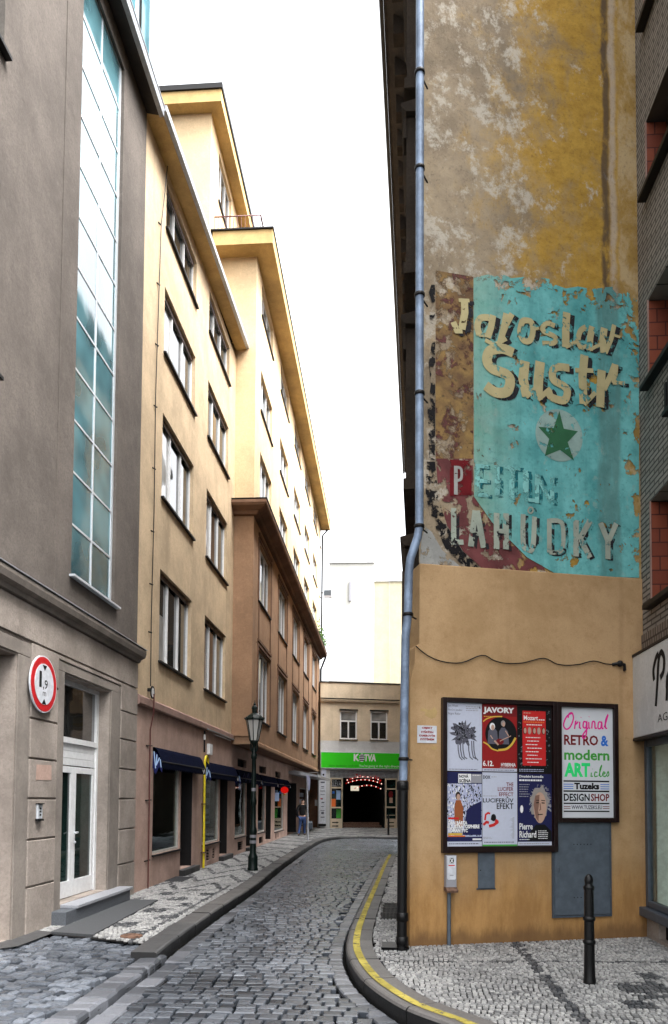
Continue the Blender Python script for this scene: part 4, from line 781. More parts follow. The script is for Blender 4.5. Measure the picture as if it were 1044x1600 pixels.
# house further along on the right
rb = thing('dark_house', 'dark stuccoed house beyond the corner building on the right', 'building', (1.6, 30, 0))
FR2 = Fr(tuple(FRS(24, 0, 0))[:2], (.048, 1), (-1, .048)); q0, q1 = FR2(0, 0, 0), FR2(20, 0, 0)
prism(MB(), [(q0.x, q0.y), (q0.x+7, q0.y), (q1.x+7, q1.y), (q1.x, q1.y)], -.1, 14.6).build('wall', 'dark_stucco', rb)
ev = MB(); ev.prof(FR2, [(0, 14.4), (.45, 14.8), (.5, 14.8), (.5, 14.95), (0, 15.1)], 0.02, 20); ev.prof(FR2, [(0, 8.3), (.6, 8.65), (.66, 8.65), (.66, 8.78), (0, 8.9)], 1.2, 20); ev.prof(FR2, [(0, 11.6), (.42, 11.72), (.42, 11.85), (0, 11.95)], 6, 20); ev.prof(FR2, [(0, 4.2), (.5, 4.4), (.5, 4.52), (0, 4.6)], .1, 20); ev.build('cornice', 'dark_stucco', rb)
ch = MB(); ch.fb(FR2, 9, 9.8, -.6, .3, 15.1, 16.2); ch.build('chimney', 'pale_render', rb)
hw = MB()
for u in (2, 6, 10, 14):
    for z in (6.6, 12.6): hw.prof(FR2, [(0, z), (.3, z+.05), (.3, z+.15), (0, z+.2)], u, u+1.8)
hw.build('window_surround', 'dark_stucco', rb)
# ------------------------------------------------------------------ brick building (right edge)
kb = thing('brick_building', 'dark brick building with red tiled window reveals over a shopfront', 'building', (3.2, 6, 0))
WR = [(4.013, 5.268), (6.714, 7.766), (9.1, 10.03), (11.3, 12.3)]
hs = [(u, u+2.3, z0, z1, .32) for u in (6.68, 3.6) for z0, z1 in WR]+[(8.36, 8.42, 6.9, 7.0)]
SW = (3.4, 9.27, .37, 2.39)
wall(FBR, 2.0, 9.62, 3.44, 16.5, hs[:-1], back=-6).build('wall', 'clinker', kb)
wall(FBR, 2.0, 9.62, -.1, 3.439, [SW+(.12,), (7.0, 8.9, .04, .25, .1), (4.5, 6.2, .04, .25, .1)], d=-.01, back=-6).build('shop_wall', 'grey_base', kb)
MB().fb(FBR, 2.0, 9.44, .0005, .02, 3.44, 3.7).build('soldier_course', 'soldier', kb)
for u in (6.68, 3.6):
    for z0, z1 in WR:
        w = window(FBR, kb, u, u+2.3, z0, z1, -.31, (.33, .66), frame='brown_frame', glass='glass', sill='dark_metal', sillout=.1, fr=.1, sillh=.06)
        for x0, x1 in ((u+2.285, u+2.2985), (u, u+.0135)): MB().fb(FBR, x0, x1, -.24, -.004, z0, z1-.015).build('tiled_reveal', 'tile_red', w)
        e = MB(); e.fb(FBR, u+2.286, u+2.31, -.003, .012, z0, z1); e.build('reveal_edge', 'pink_trim', w)
# balcony grilles that show as dark fringes
for z in (6.75, 12.2):
    bl_ = MB()
    for i in range(14): bl_.fb(FBR, 6.9+i*.1, 6.95+i*.1, .02, .1, z-.75, z-.45)
    bl_.fb(FBR, 6.86, 8.3, .02, .11, z-.80, z-.75); bl_.build('air_grille', 'dark_metal', kb)
f = MB(); a, b, z0, z1 = SW
for x0, x1, y0, y1 in ((a, a+.09, z0, z1), (b-.09, b, z0, z1), (a+.09, b-.09, z0, z0+.08), (a+.09, b-.09, z1-.08, z1)): f.fb(FBR, x0, x1, -.06, .01, y0, y1)
f.fb(FBR, 5.9, 6.0, -.055, .005, z0+.08, z1-.08)
w = f.build('shop_window', 'cabinet_dark', kb, bevel=.01); MB().fb(FBR, a+.06, b-.06, -.03, -.02, z0+.05, z1-.05).build('pane', 'display_glass', w)
MB().fb(FBR, a-.1, b+.15, -.1, .09, z0-.11, z0-.003).build('sill', 'cabinet_dark', w, bevel=.01)
n_ = MB(); n_.add([FBR(a, -.12, z0), FBR(b, -.12, z0), FBR(b, -.5, z0), FBR(a, -.5, z0), FBR(a, -.12, z1), FBR(b, -.12, z1), FBR(b, -.5, z1), FBR(a, -.5, z1)], [(0, 1, 2, 3), (4, 7, 6, 5), (0, 3, 7, 4), (1, 5, 6, 2), (3, 2, 6, 7)]); n_.build('display_niche', 'niche_white', w)
for u in (7.0, 4.5): MB().fb(FBR, u, u+1.9 if u > 5 else u+1.7, -.1, -.09, .04, .25).build('cellar_vent', 'black', kb)
# shop fascia
fs = thing('shop_sign', 'white fascia sign with black script on the brick building at right edge', 'sign', FBR(6.3, .1, 2.4))
MB().fb(FBR, 3.4, 9.36, .021, .14, 2.42, 3.42).build('panel', 'white_grey', fs, bevel=.01)
fr_ = MB(); fr_.fb(FBR, 3.38, 9.38, .0205, .15, 2.385, 2.418); fr_.fb(FBR, 3.38, 9.38, .0205, .15, 3.422, 3.45); fr_.fb(FBR, 9.362, 9.385, .0205, .15, 2.418, 3.422); fr_.build('rim', 'dark_metal', fs)
FBT = Fr(tuple(FBR(9.36, 0, 0))[:2], (0, -1), (-1, 0))
sc = MB()
for P in ([(u+.27, z) for u, z in q] for q in ([(.60, 2.72), (.66, 3.0), (.70, 3.22), (.78, 3.3), (.86, 3.22), (.84, 3.08), (.74, 3.02)], [(.56, 3.02), (.54, 3.14), (.62, 3.26), (.7, 3.3)], [(.92, 2.74), (.95, 3.0), (.93, 2.88), (1.0, 3.02), (1.08, 3.0)], [(1.2, 2.76), (1.14, 2.9), (1.22, 3.0), (1.3, 2.9), (1.22, 2.76)])): sc.ribbon(FBT, P, .068, .1425)
sc.build('script_lettering', 'black', fs); text('AGENTURA', FBT, .92, 2.05, 2.53, 2.62, .1425, 'black', fs)
# cut-out figure standing in the shop window
cf = thing('cardboard_figure', 'life-size cardboard cut-out with blond hair inside the right shop window', 'display', FBR(8.45, -.35, .38))
prF = [(0, 0), (.1, .0), (.14, .5), (.2, .52), (.22, .02), (.34, .0), (.36, .6), (.44, .62), (.46, .95), (.40, 1.05), (.42, 1.25), (.30, 1.32), (.33, 1.5), (.22, 1.62), (.1, 1.55), (.1, 1.34), (.0, 1.28), (-.05, .95), (-.02, .6)]
FCF = Fr(tuple(FBR(8.62, -.3, 0))[:2], (0, -1), (-1, 0))
MB().slab(FCF, [(u*1.08-.02, z*1.0+.38) for u, z in prF], -.01, .0).build('board', 'white', cf); MB().slab(FCF, [(u*.95+.01, z*.97+.40) for u, z in prF if z < 1.33], .001, .006).build('clothing', 'black', cf); MB().slab(FCF, [(.11, 1.3), (.3, 1.3), (.31, 1.5), (.21, 1.57), (.11, 1.5)], .0015, .007).build('head', 'gold', cf)

# ------------------------------------------------------------------ passage building closing the street
pb = thing('passage_building', 'low cream two-storey building with a shopping passage closing the street', 'building', FK(2.3, 0, 0))
KW = [(1.12, 2.12), (2.9, 3.92)]
wall(FK, .0, 6.5, 4.98, 7.16, [(a, b, 5.07, 6.72, .14) for a, b in KW], back=-7).build('wall', 'cream_render', pb)
wall(FK, .0, 6.5, 7.17, 8.33, [], d=-.12, back=-7).build('parapet', 'cream_render', pb)
wall(FK, .0, 6.5, 3.3, 4.975, [], d=.006, back=-7).build('plain_band', 'white_grey', pb)
pr_ = MB(); pr_.prof(FK, [(0, 7.16), (.12, 7.2), (.16, 7.3), (.16, 7.33), (-.1, 7.38)], -.02, 6.5); pr_.build('cornice', 'cream_render', pb)
MB().fb(FK, -.03, 6.5, -7, -.08, 8.335, 8.39).build('coping', 'dark_metal', pb); MB().fb(FK, -.03, 6.5, -.1, .18, 7.381, 7.4).build('cornice_flashing', 'dark_metal', pb)
for a, b in KW:
    w = window(FK, pb, a, b, 5.07, 6.72, -.12, (), (.64,), frame='white_frame', glass='glass', sill='dark_metal', bar=.09, fr=.08); MB().fb(FK, (a+b)/2-.04, (a+b)/2+.04, -.119, -.055, 5.15, 6.08).build('mullion', 'white_frame', w); MB().fb(FK, a+.08, b-.08, -.1, -.095, 6.2, 6.64).build('upper_pane', 'glass_blind', w); MB().fb(FK, a-.04, b+.04, .002, .06, 6.725, 6.8).build('hood', 'dark_metal', w)
# ground floor: pilasters, grille, glazed cases, dark passage
gf = MB(); gf.fb(FK, .0, .5, -7, .02, -.05, 3.298); gf.fb(FK, 4.62, 6.5, -7, .02, -.05, 3.298); gf.fb(FK, .5, .56, -.3, .03, 0, 3.29); gf.fb(FK, 4.56, 4.62, -.3, .03, 0, 3.29); gf.build('pilaster', 'white_grey', pb)
gr = MB(); gr.fb(FK, .56, 4.56, -.2, -.15, 2.86, 3.28)
gr.build('grille_back', 'dark_metal', pb); gr = MB()
for i in range(54): u = .57+i*.0745; gr.fb(FK, u, u+.022, -.14, -.11, 2.86, 3.28)
for i in range(6): z = 2.87+i*.08; gr.fb(FK, .56, 4.56, -.109, -.09, z, z+.022)
gr.build('grille', 'alu', pb)
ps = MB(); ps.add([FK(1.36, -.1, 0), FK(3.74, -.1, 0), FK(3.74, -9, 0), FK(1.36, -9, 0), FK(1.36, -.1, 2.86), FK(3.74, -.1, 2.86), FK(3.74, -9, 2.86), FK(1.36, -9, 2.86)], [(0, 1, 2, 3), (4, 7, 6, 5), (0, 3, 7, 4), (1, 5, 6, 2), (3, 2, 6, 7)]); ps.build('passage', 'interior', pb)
stp = MB(); stp.fb(FK, 1.36, 3.74, -1.2, -.7, .0, .14); stp.fb(FK, 1.36, 3.74, -1.7, -1.21, .0, .3); stp.build('passage_step', 'rust', pb)
MB().fb(FK, 2.15, 2.65, -2.0, -1.95, 2.15, 2.45).build('passage_sign', 'lit_white', pb)
def case(u0, u1, shelves):
    f = MB(); f.fb(FK, u0, u0+.06, -.12, .0, 0, 2.855); f.fb(FK, u1-.06, u1, -.12, .0, 0, 2.855)
    for z in shelves: f.fb(FK, u0+.06, u1-.06, -.118, -.004, z-.04, z+.04)
    f.fb(FK, u0+.06, u1-.06, -.12, -.002, .0, .46); c_ = f.build('glazed_case', 'cream_render', pb); MB().fb(FK, u0+.06, u1-.06, -.3, -.121, .46, 2.85).build('dark_glass', 'glass_door', c_); return c_
cL = case(.6, 1.3, (.5, 1.17, 2.3, 2.82)); cR = case(3.8, 4.5, (.5, 1.2, 2.25, 2.82))
rect(FK, .67, .92, 1.22, 1.66, -.11, 'orange', cL, 'poster_sheet'); rect(FK, .95, 1.2, 1.62, 2.15, -.11, 'sky_blue', cL, 'poster_sheet'); rect(FK, .96, 1.22, .56, 1.08, -.11, 'green', cL, 'poster_sheet'); rect(FK, .72, .84, 1.95, 2.1, -.11, 'blue', cL, 'poster_sheet')
text('SLEVA', FK, .68, 1.22, 2.38, 2.72, -.111, 'mid_grey', cL)
ht = MB(); ht.disc(FK, 4.15, 1.95, .13, .2, -.11); ht.build('poster_figure', 'maroon', cR); rect(FK, 4.06, 4.26, 1.45, 1.75, -.112, 'skin', cR, 'poster_figure'); rect(FK, 3.9, 4.42, .72, .76, -.11, 'cream_render', cR, 'shelf')
for c_, u0, sgn in ((cL, .7, 1), (cR, 3.92, -1)):
    for z in (.12, .32):
        a_ = MB(); pts = [(0, .03), (.26, .03), (.26, -.0), (.4, .06), (.26, .12), (.26, .09), (0, .09)]; pts = pts if sgn > 0 else [(.4-u, zz) for u, zz in pts][::-1]; a_.poly(FK, [(u0+u, z-.06+zz) for u, zz in pts], .0005); a_.build('arrow', 'black', c_)
# green fascia
gs = thing('passage_sign', 'bright green fascia board with white logo over the passage', 'sign', FK(2.4, .1, 3.4))
MB().fb(FK, .02, 4.9, .03, .14, 3.42, 4.3).build('board', 'sign_green', gs); ed = MB(); ed.fb(FK, .0, .02, .03, .145, 3.4, 4.32); ed.fb(FK, .02, 4.9, .03, .145, 4.301, 4.33); ed.fb(FK, .02, 4.9, .03, .145, 3.39, 3.419); ed.build('rim', 'sign_white', gs)
text('K', FK, 1.9, 2.24, 3.82, 4.24, .1425, 'white', gs, bold=.05); text('TVA', FK, 2.52, 3.2, 3.82, 4.24, .1425, 'white', gs, bold=.05, shear=.1)
om = MB(); om.disc(FK, 2.38, 4.02, .155, .24, .1425); lg = om.build('emblem', 'white', gs)
for i in range(4): rect(FK, 2.38-.16+.03*abs(i-1.5), 2.38+.16-.03*abs(i-1.5), 3.84+.1*i, 3.9+.1*i, .1435, 'sign_dark' if 0 else 'black', lg, 'stripe')
text('Jdete správným směrem', FK, .45, 2.15, 3.46, 3.62, .1425, 'sign_dark', gs); text("You're going in the right direction", FK, 2.22, 4.72, 3.45, 3.63, .1425, 'white', gs)
# pale towers behind
p0 = Y_ = 62
t1 = thing('pale_tower', 'very pale tall plain building behind the passage, left half', 'building', (-2.5, 62, 0))
MB().box(-4.7, -.9, 62, 74, 0, 21.8).build('wall', 'pale_render', t1); MB().box(-4.75, -.85, 61.9, 74, 21.8, 21.95).build('parapet', 'white_frame', t1)
aa = MB(); aa.tube([(-3.4, 62.2, 21.9), (-3.4, 62.2, 22.9)], .04, 6); aa.tube([(-3.7, 62.2, 22.6), (-3.1, 62.2, 22.6)], .03, 6); aa.build('aerial', 'sheet_metal', t1)
t2 = thing('pale_tower', 'pale yellow tall building with a hanging cable behind the passage, right half', 'building', (.7, 64, 0))
MB().box(-.9, 4, 63.5, 76, 0, 20.6).build('wall', 'pale_yellow', t2); MB().box(-.9, 4, 63.4, 76, 20.6, 20.75).build('parapet', 'white_grey', t2); MB().tube([(.4, 63.3, 20.6), (.45, 63.3, 15), (.6, 63.3, 11), (1.2, 63.3, 8.8)], .02, 5).build('cable', 'mid_grey', t2)
vs_ = MB(); vs_.box(-3.0, -2.85, 61.85, 61.99, 18.5, 20.2); vs_.build('vent_slit', 'mid_grey', t1)
# ------------------------------------------------------------------ street furniture and fixtures
# height-limit sign on the grey wall
rs = thing('road_sign', 'round red-rimmed height limit sign reading 1,9 m on the grey wall', 'road sign', FG1(8.83, .08, 3.05))
def discs(F, u, z, r, d0, d1, k=40): return MB().slab(F, [(u+r*math.cos(2*math.pi*i/k), z+r*math.sin(2*math.pi*i/k)) for i in range(k)], d0, d1)
discs(FG1, 8.83, 3.05, .355, .06, .08).build('backing', 'sign_white', rs); discs(FG1, 8.83, 3.05, .338, .0801, .084).build('red_ring', 'sign_red', rs); discs(FG1, 8.83, 3.05, .255, .0841, .088).build('face', 'sign_white', rs)
MB().fb(FG1, 8.8, 8.86, .03, .06, 2.75, 3.35).build('bracket', 'sheet_metal', rs)
text('1', FG1, 8.69, 8.755, 3.0, 3.2, .0885, 'black', rs); text(',9', FG1, 8.79, 8.92, 2.975, 3.11, .0885, 'black', rs, bold=.01); text('m', FG1, 8.79, 8.88, 2.905, 2.955, .0885, 'black', rs)
tr_ = MB(); tr_.poly(FG1, [(8.77, 3.285), (8.89, 3.285), (8.83, 3.215)], .0885); tr_.build('arrow', 'black', rs); tr_ = MB(); tr_.poly(FG1, [(8.77, 2.80), (8.89, 2.80), (8.83, 2.87)], .0885); tr_.build('arrow', 'black', rs)
# intercom
ic = thing('intercom', 'small grey intercom box on the grey wall below the road sign', 'intercom', FG1(8.86, .03, 1.47))
MB().fb(FG1, 8.8, 8.92, .031, .06, 1.38, 1.56).build('box', 'alu', ic, bevel=.006); MB().fb(FG1, 8.79, 8.93, .031, .075, 1.355, 1.379).build('lower_lip', 'black', ic); MB().fb(FG1, 8.79, 8.93, .031, .08, 1.561, 1.575).build('rain_hood', 'dark_metal', ic)
bt = MB()
for i in range(3): bt.fb(FG1, 8.84, 8.88, .0601, .064, 1.42+.04*i, 1.44+.04*i)
bt.build('button', 'black', ic)
# lightning conductor
lc = thing('lightning_conductor', 'thin rusty lightning wire running down the yellow and pink wall', 'wire', FL(13.2, .03, 0))
pts = [FL(13.62, .06, 14.0), FL(13.5, .05, 13.3), FL(13.36, .04, 12.6), FL(13.3, .035, 11), FL(13.22, .035, 9.2), FL(13.25, .035, 7), FL(13.2, .035, 5), FL(13.18, .05, 3.7)]
MB().tube(pts, .009, 6).build('upper_wire', 'dark_metal', lc); MB().tube([FL(13.18, .12, 3.55), FL(13.2, .11, 3.2), FL(13.21, .05, 2.9), FL(13.24, .05, 0)], .012, 6).build('lower_rod', 'rust_red', lc)
for z in (12.6, 11.4, 10.2, 9.0, 7.8, 6.6, 5.6, 4.7): u = 13.2+.02*(z-4)*.9; MB().tube([FL(u-.07, .001, z), FL(u+.01, .04, z)], .014, 5).build('clamp', 'dark_metal', lc)
for z in (2.6, 1.6, .5): MB().tube([FL(13.1, .013, z), FL(13.33, .05, z+.01)], .012, 5).build('clamp', 'dark_metal', lc)
op = thing('house_plate', 'small oval house number plate at the top of the pink band', 'plaque', FL(13.17, .09, 3.58)); discs(FL, 13.17, 3.58, .12, .086, .1, 24).build('rim', 'black', op); o = MB().disc(FL, 13.17, 3.58, .075, .085, .1005); o.build('face', 'white', op); text('0', FL, 13.145, 13.195, 3.53, 3.63, .102, 'black', op)
MB().fb(FL, 13.15, 13.19, .0, .086, 3.6, 3.66).build('bracket', 'dark_metal', op)
# yellow gas pipe and the little electrical boxes
yp = thing('gas_pipe', 'bright yellow pipe with a hooked top between the two near shop windows', 'pipe', FL(17.3, .07, 0))
MB().tube([FL(17.3, .07, 0)]+[FL(17.28, .07, 2.5)]+[FL(17.28+.16*(1-math.cos(a)), .07, 2.5+.16*math.sin(a)) for a in [math.pi*i/8 for i in range(1, 8)]]+[FL(17.6, .07, 2.42)], .028, 10).build('pipe', 'yellow_pipe', yp)
[MB().fb(FL, 17.2, 17.36, .014, .11, z, z+.025).build('clamp', 'rust', yp) for z in (1.5, .35)]
eb = thing('junction_box', 'white electrical box with dark cable above the yellow pipe', 'electrical box', FL(17.8, .05, 2.85)); MB().fb(FL, 17.68, 17.98, .014, .09, 2.72, 2.98).build('box', 'white', eb, bevel=.008); MB().tube([FL(17.38, .03, 3.27), FL(17.38, .03, 2.75)], .02, 6).build('conduit', 'dark_metal', eb); MB().fb(FL, 17.35, 17.42, .014, .05, 3.05, 3.18).build('clip', 'white', eb)
# navy awnings
def awning(a, b, z, hgt, label, scribble=True):
    w = thing('awning', label, 'awning', FL((a+b)/2, .2, z), 'navy awnings over the shops')
    m = MB(); m.prof(FL, [(.013, z), (.05, z+.0), (.10, z-.06), (.19, z-hgt*.72), (.19, z-hgt), (.175, z-hgt), (.17, z-hgt*.72), (.08, z-.1), (.013, z-.12)], a, b); m.build('canvas', 'navy', w)
    m = MB(); m.tube([FL(a, .18, z-hgt*.72), FL(b, .18, z-hgt*.72)], .018, 6); m.build('front_bar', 'dark_metal', w)
    FE = Fr(tuple(FL(a, 0, 0))[:2], (1, 0), (0, -1)); e = MB(); e.slab(FE, [(.013, z-.01), (.05, z-.005), (.10, z-.07), (.19, z-hgt*.72), (.19, z-hgt*1.25), (.13, z-hgt*.95), (.07, z-hgt*1.35), (.013, z-hgt*1.0)], -.02, 0); o = e.build('end_flap', 'navy_blue' if scribble else 'navy', w)
    if scribble:
        s_ = MB(); s_.stroke(FE, [(.035, z-.08), (.07, z-hgt*1.05)], .018, .002); s_.stroke(FE, [(.09, z-.14), (.08, z-hgt*.9), (.14, z-.2)], .022, .002); s_.stroke(FE, [(.155, z-.6*hgt), (.175, z-hgt*1.0)], .018, .002); s_.build('painted_letters', 'sky_blue', o)
    v = MB(); n = int((b-a)/.12)
    for i in range(n): u = a+(b-a)*i/n; q = (b-a)/n; v.slab(FL, [(u, z-hgt), (u+q*.5, z-hgt-.035), (u+q, z-hgt), (u+q, z-hgt+.01), (u, z-hgt+.01)], .176, .188)
    v.build('scalloped_edge', 'navy', w)
    FEb = [MB()]; vv = MB(); vv.stroke(FL, [(b-.28, z-hgt*.8), (b-.2, z-hgt), (b-.14, z-hgt*.75), (b-.06, z-hgt*1.0)], .03, .192); vv.build('painted_letters', 'white', w)
    return w
awning(13.5, 16.9, 2.6, .38, 'navy awning with painted end flap over the first shop window'); awning(17.42, 20.85, 2.53, .38, 'navy awning over the second window, behind the yellow pipe'); awning(21.1, 24.9, 2.5, .36, 'navy awning behind the street lamp with blue painted front'); awning(25.1, 28.8, 2.48, .36, 'navy awning between the street lamp and the red lantern'); awning(29.0, 32.7, 2.47, .34, 'farthest navy awning, over the window with the red lantern', False)
sb = MB(); FAW = Fr(tuple(FL(0, .194, 0))[:2], (0, 1), (1, 0)); sb.stroke(FAW, [(21.3, 2.2), (21.7, 2.4), (21.9, 2.16), (22.3, 2.42), (22.5, 2.15), (22.9, 2.35), (23.1, 2.2)], .04, 0); o = sb.build('painted_letters', 'navy_blue', bpy.data.objects['awning.002'])
# banner in the second window, red lantern
bn = thing('window_banner', 'tall white banner with grey marks behind the second shop window', 'banner', FL(18.4, -.25, 1.2)); MB().fb(FL, 18.05, 18.75, -.145, -.14, 1.0, 2.3).build('sheet', 'paper', bn); mk = MB(); [mk.fb(FL, 18.15, 18.65, -.1395, -.138, z, z+h) for z, h in ((2.2, .05), (2.0, .08), (1.92, .02), (1.65, .14), (1.38, .1), (1.2, .06), (1.06, .08))]; mk.build('print', 'text_grey', bn)
rl = thing('red_lantern', 'glowing red paper lantern hanging in front of the far shop window', 'lantern', FL(29.6, .3, 2.1)); MB().ball(FL(29.55, .33, 2.0), .16, 12, 8, (1, 1, .85)).build('shade', 'lantern', rl); MB().tube([FL(29.55, .33, 2.15), FL(29.55, .3, 2.4)], .01, 5).build('cord', 'black', rl); MB().lathe(FL(29.55, .33, 1.79), [(.05, 0), (.05, .03), (.02, .05)], 8).build('cap', 'gold', rl)
# glazed canopy by the passage corner
cp = thing('entrance_canopy', 'small white sheet-metal canopy under the far end of the bay', 'canopy', FL(38, .5, 2.8))
MB().prof(FL, [(.013, 2.9), (.3, 2.95), (1.35, 2.72), (1.35, 2.64), (.013, 2.78)], 33.2, 40.5).build('slab', 'sheet_metal', cp); MB().prof(FL, [(1.351, 2.62), (1.37, 2.62), (1.37, 2.75), (1.351, 2.75)], 33.1, 40.6).build('fascia', 'white_frame', cp)
ub = thing('shop_list_sign', 'tall narrow white sign listing shops beside the passage pillar', 'sign', FK(.15, .1, 1.4))
MB().fb(FK, -.1, .32, .03, .15, .25, 2.72).build('box', 'sign_white', ub); MB().fb(FK, -.1, .33, .03, .16, .12, .245).build('foot', 'black', ub); MB().fb(FK, .05, .3, .03, .1, 2.75, 3.35).build('upper_panel', 'paper', ub)
mk = MB()
for z, h, a, b in ((2.55, .08, -.0, .24), (2.32, .05, .04, .2), (2.24, .03, .05, .19), (2.08, .04, -.02, .26), (1.88, .03, .0, .24), (1.62, .08, .02, .14), (1.42, .06, .06, .22), (1.2, .04, .05, .2), (.98, .03, .0, .24), (.8, .12, .05, .2), (.6, .05, .02, .24)): mk.fb(FK, a, b, .1505, .152, z, z+h)
mk.build('print', 'text_grey', ub); rect(FK, -.0, .1, 1.64, 1.7, .1523, 'red', ub, 'print'); MB().disc(FK, .17, 3.02, .05, .06, .101).build('print', 'black', ub)
# light string over the passage
ls = thing('light_string', 'arched strings of glowing red and white bulbs over the dark passage', 'lights', FK(2.5, .1, 2.8)); wv = MB(); bulbs = []
for (ua, ub_, zc, rise, n, kind) in ((1.5, 3.55, 2.42, .35, 18, 0), (1.55, 3.5, 2.62, .32, 14, 1), (2.0, 3.5, 2.15, .3, 12, 0)):
    P = [(ua+(ub_-ua)*i/(n-1), zc+rise*math.sin(math.pi*(.12+.76*i/(n-1)))) for i in range(n)]; wv.tube([FK(u, .06, z+.03) for u, z in P], .008, 5); bulbs += [(u, z, (i+kind) % 2) for i, (u, z) in enumerate(P)]
for u, z in ((1.6, 2.65), (1.75, 2.8), (1.9, 2.72), (3.2, 2.95), (3.35, 2.88), (3.45, 2.7), (2.3, 3.0), (2.1, 3.05)): bulbs.append((u, z, 0))
wv.build('wire', 'black', ls); bm = {}
for u, z, k in bulbs:
    p = FK(u, .07, z)
    if k not in bm: bm[k] = MB().ball(p, .034 if k == 0 else .032, 8, 6).build('bulb', 'lit' if k else 'lantern', ls); bm[k]['p0'] = 0; base = p; bm[(k, 'p')] = p.copy()
    else: c = bm[k].copy(); COL.objects.link(c); c.parent = ls; c.location = bm[k].location+(p-bm[(k, 'p')])
for k in (0, 1):
    if k in bm: del bm[k]['p0']
# street lamp
LX, LY = -2.996, 16.828
sl = thing('street_lamp', 'old-fashioned dark green street lamp with a glazed lantern on the left pavement', 'street lamp', (LX, LY, 0))
MB().lathe((LX, LY, 0), [(.125, 0), (.125, .05), (.11, .07), (.115, .28), (.12, .3), (.1, .34), (.075, .4), (.072, .8), (.085, .83), (.09, .9), (.085, .96), (.065, 1.0), (.058, 1.5), (.072, 1.53), (.075, 1.6), (.06, 1.66), (.05, 2.3), (.047, 2.55), (.07, 2.58), (.072, 2.66), (.05, 2.7), (.048, 2.8)], 14).build('post', 'lamp_green', sl)
cr_ = MB(); cr_.lathe((LX, LY, 0), [(.05, 2.79), (.03, 2.84), (.06, 2.9), (.1, 2.95), (.105, 2.99), (.03, 3.0)], 8)
for i in range(4): a = math.pi/4+i*math.pi/2; cr_.tube([(LX+.05*math.cos(a), LY+.05*math.sin(a), 2.72), (LX+.1*math.cos(a), LY+.1*math.sin(a), 2.8), (LX+.095*math.cos(a), LY+.095*math.sin(a), 2.97)], .012, 5)
cr_.build('cradle', 'lamp_green', sl)
lt = MB(); k = 8
for i in range(k): a = 2*math.pi*i/k; lt.tube([(LX+.1*math.cos(a), LY+.1*math.sin(a), 2.98), (LX+.195*math.cos(a), LY+.195*math.sin(a), 3.48)], .011, 5)
o = lt.build('lantern_frame', 'lamp_green', sl)
gl = MB(); gl.lathe((LX, LY, 0), [(.097, 2.985), (.19, 3.475)], 8, False); gl.f = gl.f[:8]; gl.sm = gl.sm[:8]; gl.build('glass', 'lamp_glass', o); MB().lathe((LX, LY, 0), [(.03, 3.0), (.05, 3.05), (.05, 3.3), (.02, 3.36)], 10).build('mantle', 'white', o)
rf = MB(); rf.lathe((LX, LY, 0), [(.21, 3.46), (.225, 3.48), (.215, 3.5), (.2, 3.52), (.16, 3.57), (.08, 3.62), (.06, 3.63), (.06, 3.72), (.075, 3.73), (.06, 3.78), (.025, 3.81), (.03, 3.84), (.012, 3.87), (.004, 3.93)], 8, False)
for i in range(8): a = 2*math.pi*i/8; rf.ball((LX+.222*math.cos(a), LY+.222*math.sin(a), 3.51), .02, 6, 4)
rf.build('lantern_roof', 'lamp_green', sl)
for z, w_ in ((1.82, .05), (.75, .07), (.62, .09)): MB().tube([(LX, LY, z), (LX, LY, z+.07)], .079 if z < 1 else .0585, 14).build('sticker', 'mid_grey', sl)
# thin post with a ribbon
po = thing('sign_post', 'thin grey metal post with a pink scarf tied on top near the far kerb', 'post', (-3.03, 29.29, 0)); MB().tube([(-3.01, 29.29, -.02), (-3.07, 29.29, 2.55)], .035, 8).build('pole', 'sheet_metal', po); MB().slab(Fr((-3.05, 29.25), (1, 0), (0, -1)), [(-.06, 2.6), (.08, 2.58), (.12, 2.4), (.11, 2.05), (.06, 1.95), (.03, 2.2), (-.02, 2.45)], -.01, .01).build('scarf', 'pink_cloth' if 'pink_cloth' in M else 'lilac', po)
# bollards
def bollard(c, h, label):
    b = thing('bollard', label, 'bollard', (c[0], c[1], 0), 'cast iron bollards on the pavements'); k = h/.985
    MB().lathe((c[0], c[1], 0), [(r*1.0, z*k) for r, z in ((.056, -.01), (.056, .03), (.05, .05), (.048, .18), (.045, .36), (.042, .8), (.04, .84))], 20).build('shaft', 'black_iron', b)
    MB().lathe((c[0], c[1], 0), [(r, z*k) for r, z in ((.047, .841), (.05, .86), (.05, .87), (.034, .885), (.036, .9), (.04, .925), (.034, .955), (.02, .975), (.004, .985))], 20).build('knob', 'black_iron', b)
    for z in (.37, .58): MB().lathe((c[0], c[1], 0), [(r, (z+dz)*k) for r, dz in ((.044, -.022), (.054, -.014), (.056, 0), (.054, .014), (.044, .022))], 20).build('ring', 'black_iron', b)
bollard((1.868, 6.89), .985, 'black cast iron bollard on the right pavement before the poster board'); bollard((.221, 34.17), .95, 'distant black bollard in front of the passage entrance')
